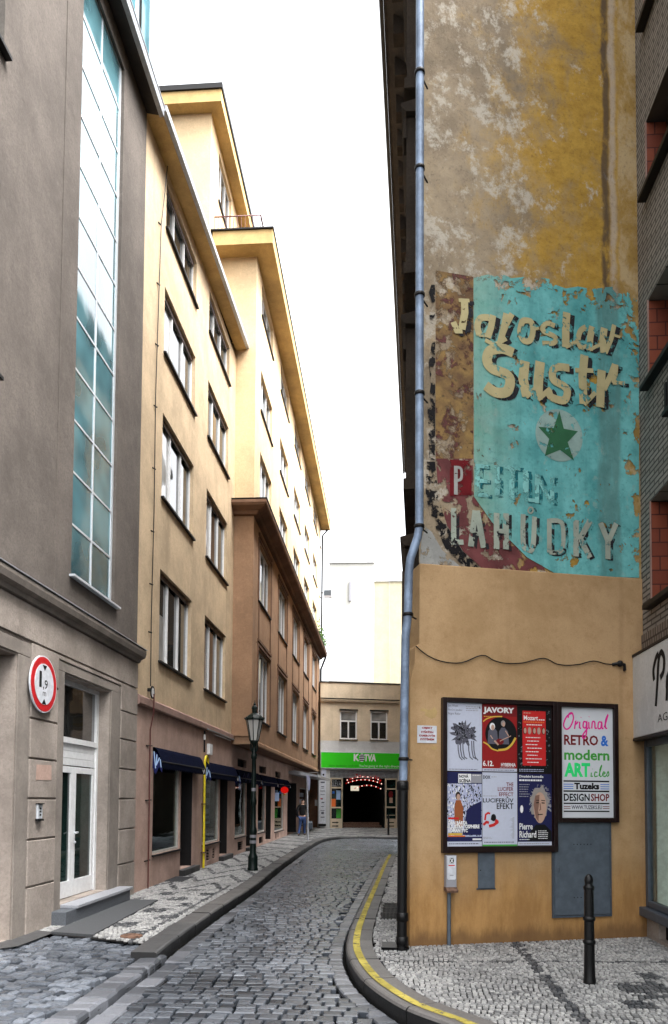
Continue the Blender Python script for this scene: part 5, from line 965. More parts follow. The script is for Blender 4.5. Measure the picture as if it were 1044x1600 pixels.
# rain pipe on the corner
dp = thing('rain_pipe', 'grey-blue zinc rain pipe with bends at the corner ending in black iron', 'pipe', (.21, 8.2, 0))
PR = .046
zp = [(.374, 8.2, 16.1), (.385, 8.2, 10.9), (.388, 8.2, 4.72), (.37, 8.2, 4.6), (.29, 8.2, 4.36), (.272, 8.2, 4.2), (.262, 8.2, 3.72), (.25, 8.2, 3.6), (.236, 8.2, 3.48), (.216, 8.2, 1.86)]
MB().tube(zp, .047, 14).build('zinc_pipe', 'zinc', dp)
for z, x in ((10.05, .383), (8.9, .384), (7.4, .386), (6.25, .387), (4.72, .386), (3.72, .262), (2.1, .219)): MB().lathe((x, 8.2, z), [(.054, -.02), (.06, -.016), (.06, .016), (.054, .02)], 14).tube([(x, 8.2, z), (x+.1, 8.4, z)], .01, 5).build('clamp', 'dark_metal', dp)
MB().tube([(.214, 8.2, 1.855), (.205, 8.2, .3), (.205, 8.2, .0)], .056, 14).build('iron_pipe', 'black_iron', dp)
for z in (1.8, .36, .1): MB().lathe((.208, 8.2, z), [(.056, -.05), (.067, -.04), (.067, .04), (.056, .05)], 14).build('collar', 'black_iron', dp)
sh = MB(); sh.prof(Fr((-.02, 8.28), (1, 0), (0, -1)), [(-.12, 0.0), (.1, .0), (.12, .03), (-.1, .05)], .0, .3); sh.build('shoe', 'black_iron', dp)
# cable across the gable
ca = thing('wall_cable', 'thin dark cable sagging across the ochre gable to a hook', 'cable', FGA(1.4, .03, 3.3))
P = [(.06, 3.41), (.2, 3.31), (.381, 3.248), (.618, 3.244), (.875, 3.345), (1.03, 3.29), (1.184, 3.264), (1.4, 3.28), (1.666, 3.349), (1.83, 3.29), (1.978, 3.278), (2.15, 3.3), (2.332, 3.348), (2.5, 3.32), (2.655, 3.318)]
MB().tube([FGA(p.x, .022, p.y) for p in smooth([(u, z) for u, z in P], 4)], .007, 6).build('wire', 'dark_metal', ca); hk = MB(); hk.tube([FGA(2.6, .0, 3.32), FGA(2.66, .05, 3.33), FGA(2.74, .04, 3.32), FGA(2.76, .02, 3.25)], .02, 6); hk.ball(FGA(2.68, .04, 3.33), .04); hk.build('hook', 'dark_metal', ca)
# warning plate
wp = thing('warning_sign', 'small white notice with red words at the left end of the ochre wall', 'notice', FGA(.2, .01, 2.4)); MB().fb(FGA, .085, .32, .001, .008, 2.3, 2.5).build('plate', 'sign_white', wp)
for i, s in enumerate(('OBJEKT', 'STŘEŽEN', 'KAMEROVÝM', 'SYSTÉMEM')): w_ = (.13, .15, .19, .17)[i]; text(s, FGA, .203-w_/2, .203+w_/2, 2.455-.042*i, 2.485-.042*i, .0085, 'dark_red', wp, bold=.05)
for P_ in ([(.17, 2.62), (.2, 2.68), (.26, 2.69), (.3, 2.72), (.33, 2.66), (.31, 2.6), (.26, 2.58)], [(.12, 2.68), (.14, 2.7), (.21, 2.69), (.2, 2.66), (.13, 2.665)], [(.24, 2.25), (.3, 2.27), (.33, 2.24), (.28, 2.22)]): MB().poly(FGA, P_, .0012).build('plaster_patch', 'eave_yellow', cb)
# dispenser on its pole
ds = thing('bag_dispenser', 'white dog bag dispenser on a thin grey pole under the poster board', 'dispenser', FGA(.46, .05, 0)); MB().tube([FGA(.455, .045, -.02), FGA(.455, .045, .66)], .022, 10).build('pole', 'cabinet', ds); MB().fb(FGA, .405, .53, .02, .09, .63, 1.02).build('box', 'mid_grey', ds, bevel=.005); MB().slab(FGA, [(.415, .76), (.425, .745), (.51, .745), (.52, .76), (.52, 1.012), (.415, 1.012)], .0901, .094).build('face', 'sign_white', ds); rect(FGA, .445, .495, .93, .99, .0945, 'black', ds, 'pictogram'); rect(FGA, .43, .505, .9, .912, .0945, 'red', ds, 'print'); rect(FGA, .445, .49, .79, .8, .0945, 'mid_grey', ds, 'print'); MB().stroke(FGA, [(.452, .985), (.488, .935)], .01, .095).stroke(FGA, [(.488, .985), (.452, .935)], .01, .0951).build('pictogram', 'white', ds); MB().prof(FGA, [(.02, .62), (.12, .6), (.13, .625), (.09, .66), (.02, .66)], .4, .535).build('tray', 'rust', ds)
# meter cabinets
sc_ = thing('meter_hatch', 'small dark grey steel hatch in the ochre wall under the posters', 'hatch', FGA(.93, .01, .63)); MB().fb(FGA, .825, 1.03, .001, .025, .63, 1.05).build('door', 'cabinet', sc_, bevel=.004); MB().fb(FGA, .81, 1.045, .001, .012, .615, .63).build('rim', 'cabinet_dark', sc_); MB().ball(FGA(.85, .027, .84), .008).build('lock', 'dark_metal', sc_)
bc = thing('meter_cabinet', 'large grey steel cabinet door in the ochre wall under the white lightbox', 'cabinet', FGA(2.15, .01, .27)); fr_ = MB(); u0, u1, z0, z1 = 1.765, 2.545, .265, 1.42
fr_.fb(FGA, u0, u0+.025, .001, .03, z0, z1); fr_.fb(FGA, u1-.025, u1, .001, .03, z0, z1); fr_.fb(FGA, u0+.025, u1-.025, .001, .03, z0, z0+.025); fr_.fb(FGA, u0+.025, u1-.025, .001, .03, z1-.025, z1); fr_.build('frame', 'cabinet_dark', bc)
dl = MB().fb(FGA, u0+.029, u1-.029, .001, .035, z0+.03, z1-.03).build('door', 'cabinet', bc, bevel=.004); hl = MB()
for zz in (1.13, .5):
    for i in range(6): hl.disc(FGA, 2.04+.045*i, zz, .007, .007, .0375, 8)
hl.build('vent_holes', 'black', dl); [MB().tube([FGA(u1-.02, .036, z-.04), FGA(u1-.02, .036, z+.04)], .012, 6).build('hinge', 'cabinet_dark', bc) for z in (.55, 1.12)]; MB().lathe(FGA(u0+.07, .03, .83), [(.02, -.03), (.022, 0), (.02, .03)], 10).build('lock', 'cabinet_dark', bc)
# ------------------------------------------------------------------ poster board and posters
pbx = thing('poster_board', 'dark brown poster case holding six posters on the ochre gable', 'poster board', FGA(1.1, .05, 1.05))
def caseframe(root, u0, u1, z0, z1, w, wb, d1=.075):
    f = MB(); f.fb(FGA, u0, u0+w, .001, d1, z0, z1); f.fb(FGA, u1-w, u1, .001, d1, z0, z1); f.fb(FGA, u0+w, u1-w, .001, d1, z0, z0+wb); f.fb(FGA, u0+w, u1-w, .001, d1, z1-w, z1); f.build('frame', 'case_brown', root, bevel=.004); MB().fb(FGA, u0+w*.9, u1-w*.9, .001, .03, z0+wb*.9, z1-w*.9).build('back_panel', 'case_brown', root)
caseframe(pbx, .372, 1.815, 1.045, 2.828, .052, .072)
D = .034; PW = .442; U = [.428, .872, 1.316]; ROWS = [(1.985, 2.773), (1.117, 1.972)]
def poster(i, j, name, mat, label, dz0=0, dz1=0, du=0):
    z0, z1 = ROWS[j]; z0 += dz0; z1 += dz1; u = U[i]; o = MB().slab(FGA, [(u, z0), (u+PW-.004-du, z0), (u+PW-.004-du, z1), (u, z1)], D-.003, D).build(name, mat, None, loc=tuple(FGA(u+PW/2, D, z0))); tag(o, label, 'poster', 'posters in the dark poster case'); return o, u, z0, z1
def pt(F0, o, u, z, ru, rz, mat, name, d): return MB().disc(F0, u, z, ru, rz, d, 22).build(name, mat, o)
L1_ = D+.0008; L2_ = D+.0014; L3_ = D+.002; L4_ = D+.0026
def bars(o, specs, mat, d, name='small_print'):
    m = MB()
    for a, b, z, h in specs: m.poly(FGA, [(a, z), (b, z), (b, z+h), (a, z+h)], d)
    return m.build(name, mat, o)
def fine(o, u0, u1, z, n, h, gap, mat, d, ragged=.3, name='small_print'):
    sp = []
    for k in range(n):
        x = u0; zz = z-k*gap; e = u1-(u1-u0)*ragged*random.random()
        while x < e: w = random.uniform(.012, .035); sp.append((x, min(x+w, e), zz, h)); x += w+.006
    return bars(o, sp, mat, d, name)
# 1 pale lilac poster with a dark clawed shape
o, u, z0, z1 = poster(0, 0, 'lilac_poster', 'paper', 'pale lilac poster with a dark clawed shape, top left of the case')
for k, s in enumerate(('Jan Hísek', 'Noční jezdec', 'Night Rider')): text(s, FGA, u+.02, u+.02+(.125, .175, .155)[k], z1-.055-.046*k, z1-.022-.046*k, L1_, 'text_grey', o)
fine(o, u+.24, u+.40, z1-.045, 3, .008, .022, 'mid_grey', L1_, .1); rng = random.Random(3); P = []
for k in range(44): a = 2*math.pi*k/44; r = .105*(1+.38*rng.uniform(-1, 1))*(1+.25*abs(math.cos(a))); P.append((u+.215+r*1.15*math.cos(a), z0+.44+r*1.05*math.sin(a)))
MB().poly(FGA, P, L1_).build('dark_shape', 'text_grey', o); bl = MB()
for k in range(70): a, r = rng.uniform(0, 6.28), .11*math.sqrt(rng.random()); x, y = u+.215+r*1.2*math.cos(a), z0+.44+r*math.sin(a); q = rng.uniform(.004, .014); bl.stroke(FGA, [(x, y), (x+rng.uniform(-.02, .02), y+rng.uniform(.01, .03))], q, L2_, 1e-6)
bl.build('dark_shape', 'black', o); bl = MB()
for k in range(26): a, r = rng.uniform(0, 6.28), .1*math.sqrt(rng.random()); x, y = u+.215+r*1.2*math.cos(a), z0+.44+r*math.sin(a); bl.stroke(FGA, [(x, y), (x+rng.uniform(-.012, .012), y+rng.uniform(.008, .02))], .005, L2_+.0003, 1e-6)
bl.build('highlights', 'mid_grey', o); cl = MB()
for k, x in enumerate((.14, .17, .2, .23, .27, .31, .335)):
    if k == 3: continue
    cl.stroke(FGA, [(u+x, z0+.35), (u+x+.004, z0+.24), (u+x+.02, z0+.16), (u+x+.055, z0+.125+.008*(k % 3))], .013, L1_+.0002)
cl.build('claws', 'text_grey', o); fine(o, u+.03, u+.38, z0+.015, 1, .007, .02, 'text_grey', L1_, 0); MB().stroke(FGA, [(u+.405, z1-.06), (u+.412, z1-.035), (u+.42, z1-.06)], .008, L1_).build('small_mark', 'text_grey', o)
# 2 concert poster
o, u, z0, z1 = poster(1, 0, 'concert_poster', 'dark_red', 'red concert poster with two musicians in a black oval')
bars(o, [(u, u+PW-.006, z0, .035)], 'paper', L1_, 'footer'); fine(o, u+.02, u+.4, z0+.012, 1, .008, .02, 'text_grey', L2_, 0); bars(o, [(u, u+PW-.006, z1-.14, .14)], 'maroon', L1_, 'top_band')
hc = z0+.44; m = MB(); m.disc(FGA, u+.235, hc, .2, .2, L1_+.0002, 40); m.build('oval', 'black', o)
for s in ():
    P1 = [(u+.235+.2*math.cos(a)*1.06, hc-.02+.215*math.sin(a)) for a in [math.pi*(1.12 if s < 0 else 1.3)+i*.1 for i in range(9)]]
    g_ = MB(); g_.stroke(FGA, [(min(max(x, u+.004), u+PW-.01), y) for x, y in P1], .022, L1_+.0003); g_.build('gold_swoosh', 'gold', o)
g_ = MB(); g_.ribbon(FGA, [(u+.01, hc+.14), (u+.06, hc+.175), (u+.14, hc+.2), (u+.25, hc+.205)], .014, L1_+.0003); g_.ribbon(FGA, [(u+.2, hc-.19), (u+.3, hc-.175), (u+.37, hc-.12), (u+.42, hc-.04)], .026, L1_+.0003); g_.ribbon(FGA, [(u+.012, hc-.1), (u+.07, hc-.13), (u+.12, hc-.175), (u+.2, hc-.2)], .016, L1_+.0003); g_.build('gold_swoosh', 'gold', o)
text('JAVORY', FGA, u+.012, u+.405, z1-.12, z1-.035, L2_, 'white', o, bold=.05); text('6.12.', FGA, u+.006, u+.14, z0+.06, z0+.125, L2_, 'white', o, bold=.03); text('HYBERNIA', FGA, u+.235, u+.42, z0+.06, z0+.1, L2_, 'white', o, bold=.03); fine(o, u+.02, u+.13, z1-.15, 1, .007, .02, 'gold', L2_, 0); fine(o, u+.22, u+.41, z0+.043, 1, .006, .02, 'mid_grey', L2_, 0)
for x, zz, hr, mat in ((.125, .085, .034, 'white'), (.262, .125, .028, 'hair_grey')):
    pt(FGA, o, u+x, hc+zz, hr, hr*1.25, mat, 'figure_hair', L2_); pt(FGA, o, u+x+.006, hc+zz-.012, hr*.62, hr*.95, 'skin', 'figure_face', L3_)
    MB().poly(FGA, [(u+x-.06, hc-.12), (u+x+.075, hc-.12), (u+x+.06, hc+.03), (u+x+.02, hc+.075), (u+x-.02, hc+.075), (u+x-.05, hc+.03)], L2_-.0002).build('figure_body', 'text_grey', o)
m = MB(); m.stroke(FGA, [(u+.22, hc-.085), (u+.26, hc-.065), (u+.36, hc-.02)], .01, L3_); m.stroke(FGA, [(u+.15, hc-.08), (u+.2, hc-.13)], .02, L3_); m.stroke(FGA, [(u+.29, hc+.04), (u+.33, hc-.02)], .012, L3_); m.stroke(FGA, [(u+.1, hc-.02), (u+.13, hc-.06)], .012, L3_); m.build('hands_and_guitar', 'skin', o); pt(FGA, o, u+.22, hc-.09, .05, .035, 'maroon', 'guitar', L2_+.0002)
# 3 red programme on black
o, u, z0, z1 = poster(2, 0, 'programme_poster', 'black', 'black poster with a red concert programme panel, top right of the case', -.01, -.02)
rng = random.Random(5); m = MB()
for k in range(150): x, y = u+rng.uniform(.01, .41), z0+rng.uniform(.06, .74); q = rng.uniform(.004, .02); m.stroke(FGA, [(x, y), (x+q, y+rng.uniform(-.01, .02))], q, L1_, 1e-7)
m.build('mottling', 'granite_step', o); a, b, c_, e = u+.065, u+.365, z0+.085, z1-.045
rect(FGA, a, b, c_, e, L2_, 'red', o, 'red_panel'); fine(o, a+.015, a+.11, e-.03, 1, .01, .02, 'skin', L3_, 0); text('Mozart', FGA, a+.015, a+.2, e-.11, e-.055, L3_, 'white', o, bold=.02); fine(o, a+.21, a+.285, e-.108, 1, .012, .02, 'white', L3_, 0); fine(o, a+.015, a+.28, e-.14, 1, .015, .02, 'orange', L3_, 0); fine(o, a+.05, a+.25, e-.17, 1, .011, .02, 'white', L3_, 0)
for k in range(5): pt(FGA, o, a+.03+.06*k, e-.235, .022, .042, 'hair_grey' if k % 2 else 'black', 'portrait_hair', L3_); pt(FGA, o, a+.033+.06*k, e-.235, .017, .034, 'skin', 'portrait_face', L4_)
for k in range(8): fine(o, a+.04+.02*(k % 2), b-.05-.02*(k % 3), e-.32-.042*k, 1, .010, .02, 'white', L3_, .15)
fine(o, u+.02, u+.40, z0+.035, 2, .008, .02, 'lilac', L2_, .2)
# 4 navy poster with a man among leaves
o, u, z0, z1 = poster(0, 1, 'theatre_poster', 'navy_print', 'navy poster with a man in a rust-brown shirt among leaves, bottom left')
bars(o, [(u, u+PW-.006, z0, .055)], 'paper', L1_, 'footer'); fine(o, u+.03, u+.4, z0+.025, 1, .01, .02, 'text_grey', L2_, .0); za, zb = z0+.11, z1-.135; rect(FGA, u+.006, u+PW-.006, za, zb, L1_, 'lilac', o, 'photo'); rng = random.Random(9); m1, m2, m3 = MB(), MB(), MB()
for k in range(520):
    x, y = rng.uniform(.01, .43), rng.uniform(za, zb); m = m1 if rng.random() < .25+.75*x/.43 else m2; q = rng.uniform(.004, .014); m.stroke(FGA, [(u+x, y), (min(u+x+rng.uniform(-.012, .012), u+PW-.008), min(y+rng.uniform(.006, .03), zb))], q, L2_, 2e-7)
m1.build('foliage', 'black', o); m2.build('foliage', 'white', o); MB().poly(FGA, [(u+.2, za+.02), (u+.43, za+.02), (u+.43, zb-.2), (u+.33, zb-.24), (u+.25, zb-.3)], L3_).build('dark_water', 'navy_print', o)
x = u+.145; MB().poly(FGA, [(x-.045, za+.12), (x+.055, za+.12), (x+.06, za+.33), (x+.03, za+.42), (x-.03, za+.42), (x-.05, za+.33)], L3_+.0002).build('shirt', 'brown_shirt', o); MB().poly(FGA, [(x-.05, za), (x+.055, za), (x+.055, za+.12), (x-.045, za+.12)], L3_+.0002).build('trousers', 'mid_grey', o); pt(FGA, o, x-.004, za+.47, .032, .048, 'hair', 'figure_hair', L3_+.0003); pt(FGA, o, x, za+.455, .022, .036, 'skin', 'figure_face', L4_+.0002)
rect(FGA, u+.145, u+.305, z1-.125, z1-.02, L1_, 'white', o, 'title_box'); rect(FGA, u+.31, u+PW-.006, z1-.125, z1-.02, L1_, 'mid_grey', o, 'title_box'); text('NOVÁ', FGA, u+.155, u+.27, z1-.068, z1-.024, L2_, 'black', o, bold=.04); text('SCÉNA', FGA, u+.155, u+.3, z1-.12, z1-.073, L2_, 'black', o, bold=.04); fine(o, u+.32, u+.42, z1-.04, 1, .008, .02, 'white', L2_, 0)
d_ = L4_+.0006; rect(FGA, u+.02, u+.15, za+.2, za+.222, d_, 'red', o, 'red_bar'); text('DAN BÁRTA', FGA, u+.02, u+.255, za+.14, za+.19, d_, 'white', o, bold=.05); text('ILLUSTRATOSPHERE', FGA, u+.02, u+.405, za+.095, za+.14, d_+.0002, 'white', o, bold=.05); text('ROMAN TYC', FGA, u+.02, u+.26, za+.05, za+.093, d_, 'white', o, bold=.05); rect(FGA, u+.02, u+.19, za+.018, za+.042, d_, 'gold', o, 'yellow_bar'); rect(FGA, u+.02, u+.23, za+.0, za+.014, d_, 'orange', o, 'red_bar'); rect(FGA, u+.32, u+.43, z0+.07, z0+.09, L1_, 'white', o, 'small_box')
# 5 white poster
o, u, z0, z1 = poster(1, 1, 'exhibition_poster', 'paper', 'white poster with maroon and black words and two boxing figures')
text('DOX', FGA, u+.008, u+.1, z1-.075, z1-.035, L1_, 'black', o, bold=.04); fine(o, u+.11, u+.18, z1-.055, 1, .007, .02, 'mid_grey', L1_, 0)
for s, x0, zt, h, m_ in (('THE', .3, .148, .046, 'maroon'), ('LUCIFER', .192, .202, .046, 'maroon'), ('EFFECT', .208, .264, .046, 'maroon'), ('LUCIFERŮV', .006, .338, .07, 'black'), ('EFEKT', .178, .412, .066, 'black')): text(s, FGA, u+x0, u+.39, z1-zt-.012, z1-zt-.012+h, L1_, m_, o, bold=.02)
fine(o, u+.01, u+.19, z1-.278, 1, .008, .02, 'mid_grey', L1_, 0)
rect(FGA, u, u+PW-.006, z0, z0+.018, L1_, 'green', o, 'green_strip'); fine(o, u+.02, u+.4, z0+.04, 1, .01, .02, 'text_grey', L1_, .1)
m = MB()
for k in range(22): e = u+.4; zz = z0+.33-k*.0115; m.poly(FGA, [(e-random.uniform(.02, .07), zz), (e, zz), (e, zz+.005), (e-.02, zz+.005)], L1_)
m.build('small_print', 'mid_grey', o); fine(o, u+.01, u+.12, z0+.1, 2, .005, .014, 'mid_grey', L1_, .2)
m = MB(); cx, cz = u+.06, z0+.33; m.stroke(FGA, [(cx-.03, cz-.03), (cx-.02, cz+.035), (cx+.01, cz+.055), (cx+.035, cz+.045)], .022, L1_); m.stroke(FGA, [(cx-.05, cz-.085), (cx-.01, cz-.05), (cx+.02, cz-.06)], .03, L1_); m.stroke(FGA, [(cx+.02, cz-.1), (cx+.08, cz-.085), (cx+.13, cz-.05), (cx+.1, cz-.03)], .035, L1_); m.build('red_figure', 'red', o); pt(FGA, o, cx+.078, cz+.0, .032, .042, 'black', 'black_head', L1_); MB().poly(FGA, [(cx+.04, cz-.02), (cx+.05, cz+.0), (cx+.055, cz-.03)], L1_).build('black_head', 'black', o)
# 6 navy portrait poster
o, u, z0, z1 = poster(2, 1, 'portrait_poster', 'navy_print', 'dark navy poster with a big grey-haired face, bottom right of the case', .05, -.01)
rect(FGA, u, u+PW-.006, ROWS[1][0]+.005, z0-.003, D, 'paper', o, 'footer'); fine(o, u+.02, u+.4, ROWS[1][0]+.02, 1, .01, .02, 'mid_grey', L1_, 0)
rng = random.Random(11); cx, cz = u+.285, z0+.4; hp = [(cx+(.115+.02*rng.uniform(-1, 1))*math.cos(a), cz+.05+(.205+.025*rng.uniform(-1, 1))*math.sin(a)) for a in [2*math.pi*i/40 for i in range(40)]]
MB().poly(FGA, [(min(x, u+PW-.008), y) for x, y in hp], L1_).build('portrait_hair', 'hair_grey', o); m = MB()
for k in range(60): a = rng.uniform(-.4, 3.5); r = rng.uniform(.85, 1.12); x, y = cx+.11*r*math.cos(a), cz+.05+.2*r*math.sin(a); m.stroke(FGA, [(min(x, u+.43), y), (min(x+.03*math.cos(a)+.01, u+.43), y+.03*math.sin(a)-.02)], .006, L1_+.0003, 1e-7)
m.build('portrait_hair', 'mid_grey', o)
MB().poly(FGA, [(u+.12, z0+.005), (u+PW-.008, z0+.005), (u+PW-.008, z0+.12), (cx+.06, z0+.2), (cx-.05, z0+.2), (u+.16, z0+.12)], L1_+.0004).build('portrait_jacket', 'black', o)
MB().poly(FGA, [(cx+.082*math.cos(a), cz+.015+(.165 if math.sin(a) > 0 else .2)*math.sin(a)) for a in [2*math.pi*i/30 for i in range(30)]], L2_).build('portrait_face', 'skin', o)
MB().poly(FGA, [(cx-.082, cz+.03), (cx-.06, cz+.14), (cx-.005, cz+.15), (cx-.012, cz+.04), (cx-.025, cz-.04), (cx-.015, cz-.08), (cx-.02, cz-.17), (cx-.055, cz-.12)], L3_).build('portrait_shade', 'skin_dark', o)
for nm_, q0, q1, w_ in (('eye', (cx-.05, cz+.055), (cx-.015, cz+.058), .014), ('eye', (cx+.02, cz+.055), (cx+.06, cz+.052), .014), ('mouth', (cx-.03, cz-.085), (cx+.035, cz-.08), .012), ('eyebrow', (cx-.05, cz+.085), (cx-.01, cz+.085), .01), ('eyebrow', (cx+.015, cz+.085), (cx+.065, cz+.08), .01)): MB().stroke(FGA, [q0, q1], w_, L4_).build(nm_, 'hair', o); MB().stroke(FGA, [(cx, cz+.05), (cx+.008, cz-.02), (cx-.01, cz-.035)], .013, L4_).build('portrait_nose', 'skin_dark', o)
text('Pierre', FGA, u+.02, u+.19, z0+.14, z0+.215, L3_, 'white', o, bold=.02); text('Richard', FGA, u+.02, u+.235, z0+.045, z0+.125, L3_, 'white', o, bold=.02); fine(o, u+.02, u+.15, z0+.02, 1, .008, .02, 'white', L3_, 0); text('Divadelní komedie', FGA, u+.02, u+.33, z1-.045, z1-.015, L3_, 'white', o, bold=.02); fine(o, u+.02, u+.31, z1-.085, 1, .02, .02, 'white', L3_, 0); fine(o, u+.02, u+.17, z1-.13, 6, .009, .028, 'mid_grey', L3_, .3); fine(o, u+.26, u+.4, z0+.12, 5, .009, .022, 'white', L3_, .3); pt(FGA, o, u+.05, z0+.38, .02, .045, 'white', 'small_emblem', L2_)
# white lightbox
lb = thing('advert_case', 'white advertising case with colourful pink and green words right of the posters', 'advert case', FGA(2.23, .05, 1.39)); caseframe(lb, 1.8165, 2.63, 1.39, 2.826, .055, .055); MB().fb(FGA, 1.873, 2.574, .031, .036, 1.447, 2.77).build('white_panel', 'panel_white', lb); d = .0365
def script(P, w, mat, nm='lettering'):
    m = MB()
    for p in P: m.ribbon(FGA, p, w, d+.0002, 1e-5)
    return m.build(nm, mat, lb)
S0 = (1.91, 2.50)
script([[(2.03, 2.70), (1.96, 2.66), (1.915, 2.56), (1.945, 2.505), (2.0, 2.53), (2.045, 2.63), (2.03, 2.70), (1.99, 2.69), (1.975, 2.64)], [(2.06, 2.51), (2.075, 2.60), (2.08, 2.57), (2.11, 2.60)], [(2.13, 2.60), (2.125, 2.53), (2.145, 2.515)], [(2.145, 2.65), (2.147, 2.655)], [(2.22, 2.595), (2.185, 2.6), (2.175, 2.54), (2.21, 2.53), (2.225, 2.6), (2.215, 2.45), (2.18, 2.40), (2.17, 2.44), (2.24, 2.53)], [(2.25, 2.60), (2.252, 2.53), (2.27, 2.52)], [(2.255, 2.66), (2.257, 2.665)], [(2.29, 2.52), (2.3, 2.6), (2.33, 2.6), (2.335, 2.53), (2.36, 2.53)], [(2.42, 2.6), (2.385, 2.6), (2.375, 2.53), (2.41, 2.53), (2.425, 2.6), (2.43, 2.53), (2.45, 2.53)], [(2.46, 2.54), (2.51, 2.69), (2.48, 2.63), (2.475, 2.54), (2.50, 2.53)]], .019, 'pink')
text('RETRO', FGA, 1.92, 2.375, 2.315, 2.44, d, 'maroon', lb, bold=.03); text('&', FGA, 2.41, 2.515, 2.31, 2.44, d, 'blue', lb, bold=.04); text('modern', FGA, 1.92, 2.525, 2.135, 2.265, d, 'green', lb, bold=.03); text('ART', FGA, 1.92, 2.265, 1.935, 2.105, d, 'neon', lb, bold=.05)
script([[(2.28, 1.99), (2.275, 1.945), (2.30, 1.945)], [(2.295, 2.03), (2.297, 2.035)], [(2.36, 1.99), (2.33, 1.995), (2.325, 1.945), (2.365, 1.95)], [(2.38, 1.95), (2.42, 2.075), (2.395, 2.03), (2.395, 1.95), (2.42, 1.95)], [(2.435, 1.97), (2.465, 1.985), (2.445, 2.0), (2.43, 1.96), (2.46, 1.943), (2.475, 1.955)], [(2.48, 1.95), (2.505, 2.005), (2.515, 1.965), (2.49, 1.943)]], .014, 'green')
bars(lb, [(1.91, 2.52, 1.875, .018), (1.91, 2.52, 1.755, .018), (1.91, 2.52, 1.61, .016), (1.91, 2.52, 1.515, .016)], 'black', d, 'rule'); bars(lb, [(1.91, 2.04, 1.79+.026*k, .009) for k in range(3)]+[(2.4, 2.52, 1.79+.026*k, .009) for k in range(3)], 'blue', d, 'rule'); bars(lb, [(1.91, 2.0, 1.555+.022*k, .008) for k in range(2)]+[(2.43, 2.52, 1.555+.022*k, .008) for k in range(2)], 'maroon', d, 'rule')
text('Tuzeks', FGA, 2.05, 2.385, 1.785, 1.865, d, 'black', lb, bold=.05); text('DESIGN', FGA, 1.912, 2.255, 1.645, 1.735, d, 'black', lb, bold=.03); text('SHOP', FGA, 2.27, 2.52, 1.645, 1.735, d, 'maroon', lb, bold=.03); text('WWW.TUZEKS.EU', FGA, 2.012, 2.42, 1.548, 1.595, d, 'text_grey', lb, bold=.03)

# ------------------------------------------------------------------ plants on the cornice
pl_ = thing('ledge_plant', 'bushy green plant growing on the brown cornice at the far end of the bay', 'plant', FB(40.5, .1, 10.14)); rng = random.Random(4)
for nm, m_, n in (('foliage', 'leaf', 420), ('foliage', 'leaf_light', 200)):
    m = MB()
    for k in range(n):
        c = FB(39.4+rng.random()*2.6, .22+rng.gauss(0, .13), 10.25+abs(rng.gauss(0, .42))*(1.2 if rng.random() < .5 else .7)); a = Vector((rng.gauss(0, 1), rng.gauss(0, 1), rng.gauss(0, 1))).normalized(); b = a.cross(Vector((rng.gauss(0, 1), rng.gauss(0, 1), rng.gauss(0, 1)))).normalized(); s = rng.uniform(.04, .09); m.add([c-a*s, c+b*s*.5, c+a*s, c-b*s*.5], [(0, 1, 2, 3)])
    m.build(nm, m_, pl_)
m = MB(); [m.tube([FB(39.6+.4*i, .2, 10.14), FB(39.6+.4*i+rng.gauss(0, .1), .25, 10.6)], .015, 5) for i in range(6)]; m.build('stem', 'leaf', pl_); MB().fb(FB, 39.4, 42, .1, .36, 10.136, 10.3).build('planter', 'brown_trim', pl_)
# small sensor box on the far downpipe
eb = thing('wall_box', 'small dark box fixed beside the far downpipe against the pale tower', 'box', FB(42.6, .3, 13.6)); MB().fb(FB, 42.56, 42.7, .2, .62, 13.6, 13.9).build('box', 'cabinet_dark', eb); MB().fb(FB, 42.56, 42.72, .2, .64, 13.48, 13.58).build('lower_lamp', 'mid_grey', eb); MB().tube([FB(42.6, -.02, 13.75), FB(42.6, .25, 13.75)], .025, 6).build('arm', 'dark_metal', eb)

# ------------------------------------------------------------------ walking person
def skin(name, chain, mat, parent, sub=2):
    """one continuous surface grown over a jointed skeleton: chain = {name:(xyz, r, parentname)}"""
    names = list(chain); idx = {n: i for i, n in enumerate(names)}; off = WLOC[parent.name]
    me = bpy.data.meshes.new(name); me.from_pydata([tuple(Vector(chain[n][0])-off) for n in names], [(idx[n], idx[chain[n][2]]) for n in names if chain[n][2]], [])
    o = bpy.data.objects.new(name, me); COL.objects.link(o); o.parent = parent; WLOC[o.name] = off
    md = o.modifiers.new('skin', 'SKIN'); md.use_smooth_shade = True
    for i, n in enumerate(names):
        sv = me.skin_vertices[0].data[i]; r = chain[n][1]; sv.radius = r if isinstance(r, tuple) else (r, r); sv.use_root = (chain[n][2] is None)
    s = o.modifiers.new('sub', 'SUBSURF'); s.levels = sub; s.render_levels = sub; me.materials.append(M[mat]); return o
px, py = -3.60, 32.6
pe = thing('person', 'person in a black jacket and blue jeans walking away past the far shopfront', 'person', (px, py, 0))
def V(x, y, z): return (px+x, py+y, z)
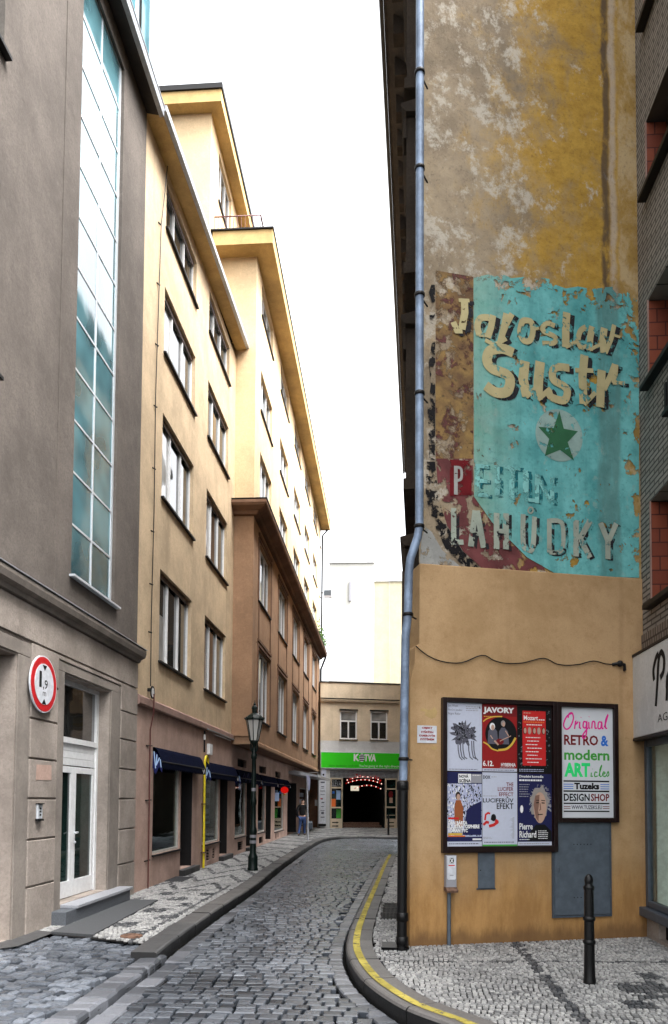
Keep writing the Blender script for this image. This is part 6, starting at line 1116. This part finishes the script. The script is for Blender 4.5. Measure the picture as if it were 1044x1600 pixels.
ch = {'pelvis': (V(0, 0, .86), (.13, .1), None), 'waist': (V(0, .0, 1.0), (.12, .09), 'pelvis'), 'chest': (V(0, .03, 1.2), (.15, .1), 'waist'), 'neck0': (V(0, .02, 1.36), .07, 'chest'), 'neck': (V(0, .03, 1.42), .045, 'neck0'), 'head': (V(0, .05, 1.51), (.07, .085), 'neck'), 'top': (V(0, .04, 1.62), (.055, .065), 'head'),
 'hipL': (V(-.08, 0, .8), .085, 'pelvis'), 'kneeL': (V(-.12, .1, .46), .055, 'hipL'), 'ankL': (V(-.16, -.08, .09), .035, 'kneeL'), 'toeL': (V(-.17, .06, .035), .03, 'ankL'),
 'hipR': (V(.08, 0, .8), .085, 'pelvis'), 'kneeR': (V(.09, .14, .46), .055, 'hipR'), 'ankR': (V(.07, .2, .09), .035, 'kneeR'), 'toeR': (V(.07, .36, .04), .03, 'ankR'),
 'shL': (V(-.17, .02, 1.31), .055, 'neck0'), 'elL': (V(-.24, -.08, 1.05), .04, 'shL'), 'wrL': (V(-.22, .05, .84), .028, 'elL'), 'hdL': (V(-.21, .09, .76), .03, 'wrL'),
 'shR': (V(.17, .02, 1.31), .055, 'neck0'), 'elR': (V(.24, .02, 1.04), .04, 'shR'), 'wrR': (V(.26, .06, .82), .028, 'elR'), 'hdR': (V(.26, .07, .73), .03, 'wrR')}
body = skin('body', ch, 'skin', pe)
def sub_(names, root, grow, drop=()):
    out = {}
    for n in names:
        p, r, q = ch[n]; r = tuple(x+grow for x in r) if isinstance(r, tuple) else r+grow; out[n] = (p, r, q if q in names and n != root else None)
    return out
skin('jacket', sub_(['waist', 'pelvis', 'chest', 'neck0', 'shL', 'elL', 'wrL', 'shR', 'elR', 'wrR'], 'pelvis', .025), 'jacket', pe)
skin('jeans', sub_(['pelvis', 'hipL', 'kneeL', 'ankL', 'hipR', 'kneeR', 'ankR'], 'pelvis', .014), 'jeans', pe)
for s in 'LR': skin('shoe', {'a': (ch['ank'+s][0], .045, None), 'b': (ch['toe'+s][0], .042, 'a')}, 'black', pe)
skin('hair', {'a': (V(0, .02, 1.55), (.075, .08), None), 'b': (V(0, .03, 1.63), (.066, .075), 'a')}, 'hair', pe)
for s in (-1, 1): MB().ball(V(s*.078, .06, 1.52), .018, 6, 5, (.5, 1, 1.4)).build('ear', 'skin', pe)
bg = thing('shopping_bag', 'dark shopping bag carried by the walking person', 'bag', V(.28, .06, .3)); MB().prof(Fr((px+.2, py+.02), (1, 0), (0, 1)), [(-.02, .3), (.1, .3), (.13, .58), (.04, .66), (-.05, .58)], .0, .24).build('body', 'cabinet_dark', bg); MB().tube([V(.22, .06, .64), V(.25, .07, .74), V(.3, .07, .74), V(.38, .06, .64)], .01, 6).build('handle', 'black', bg)
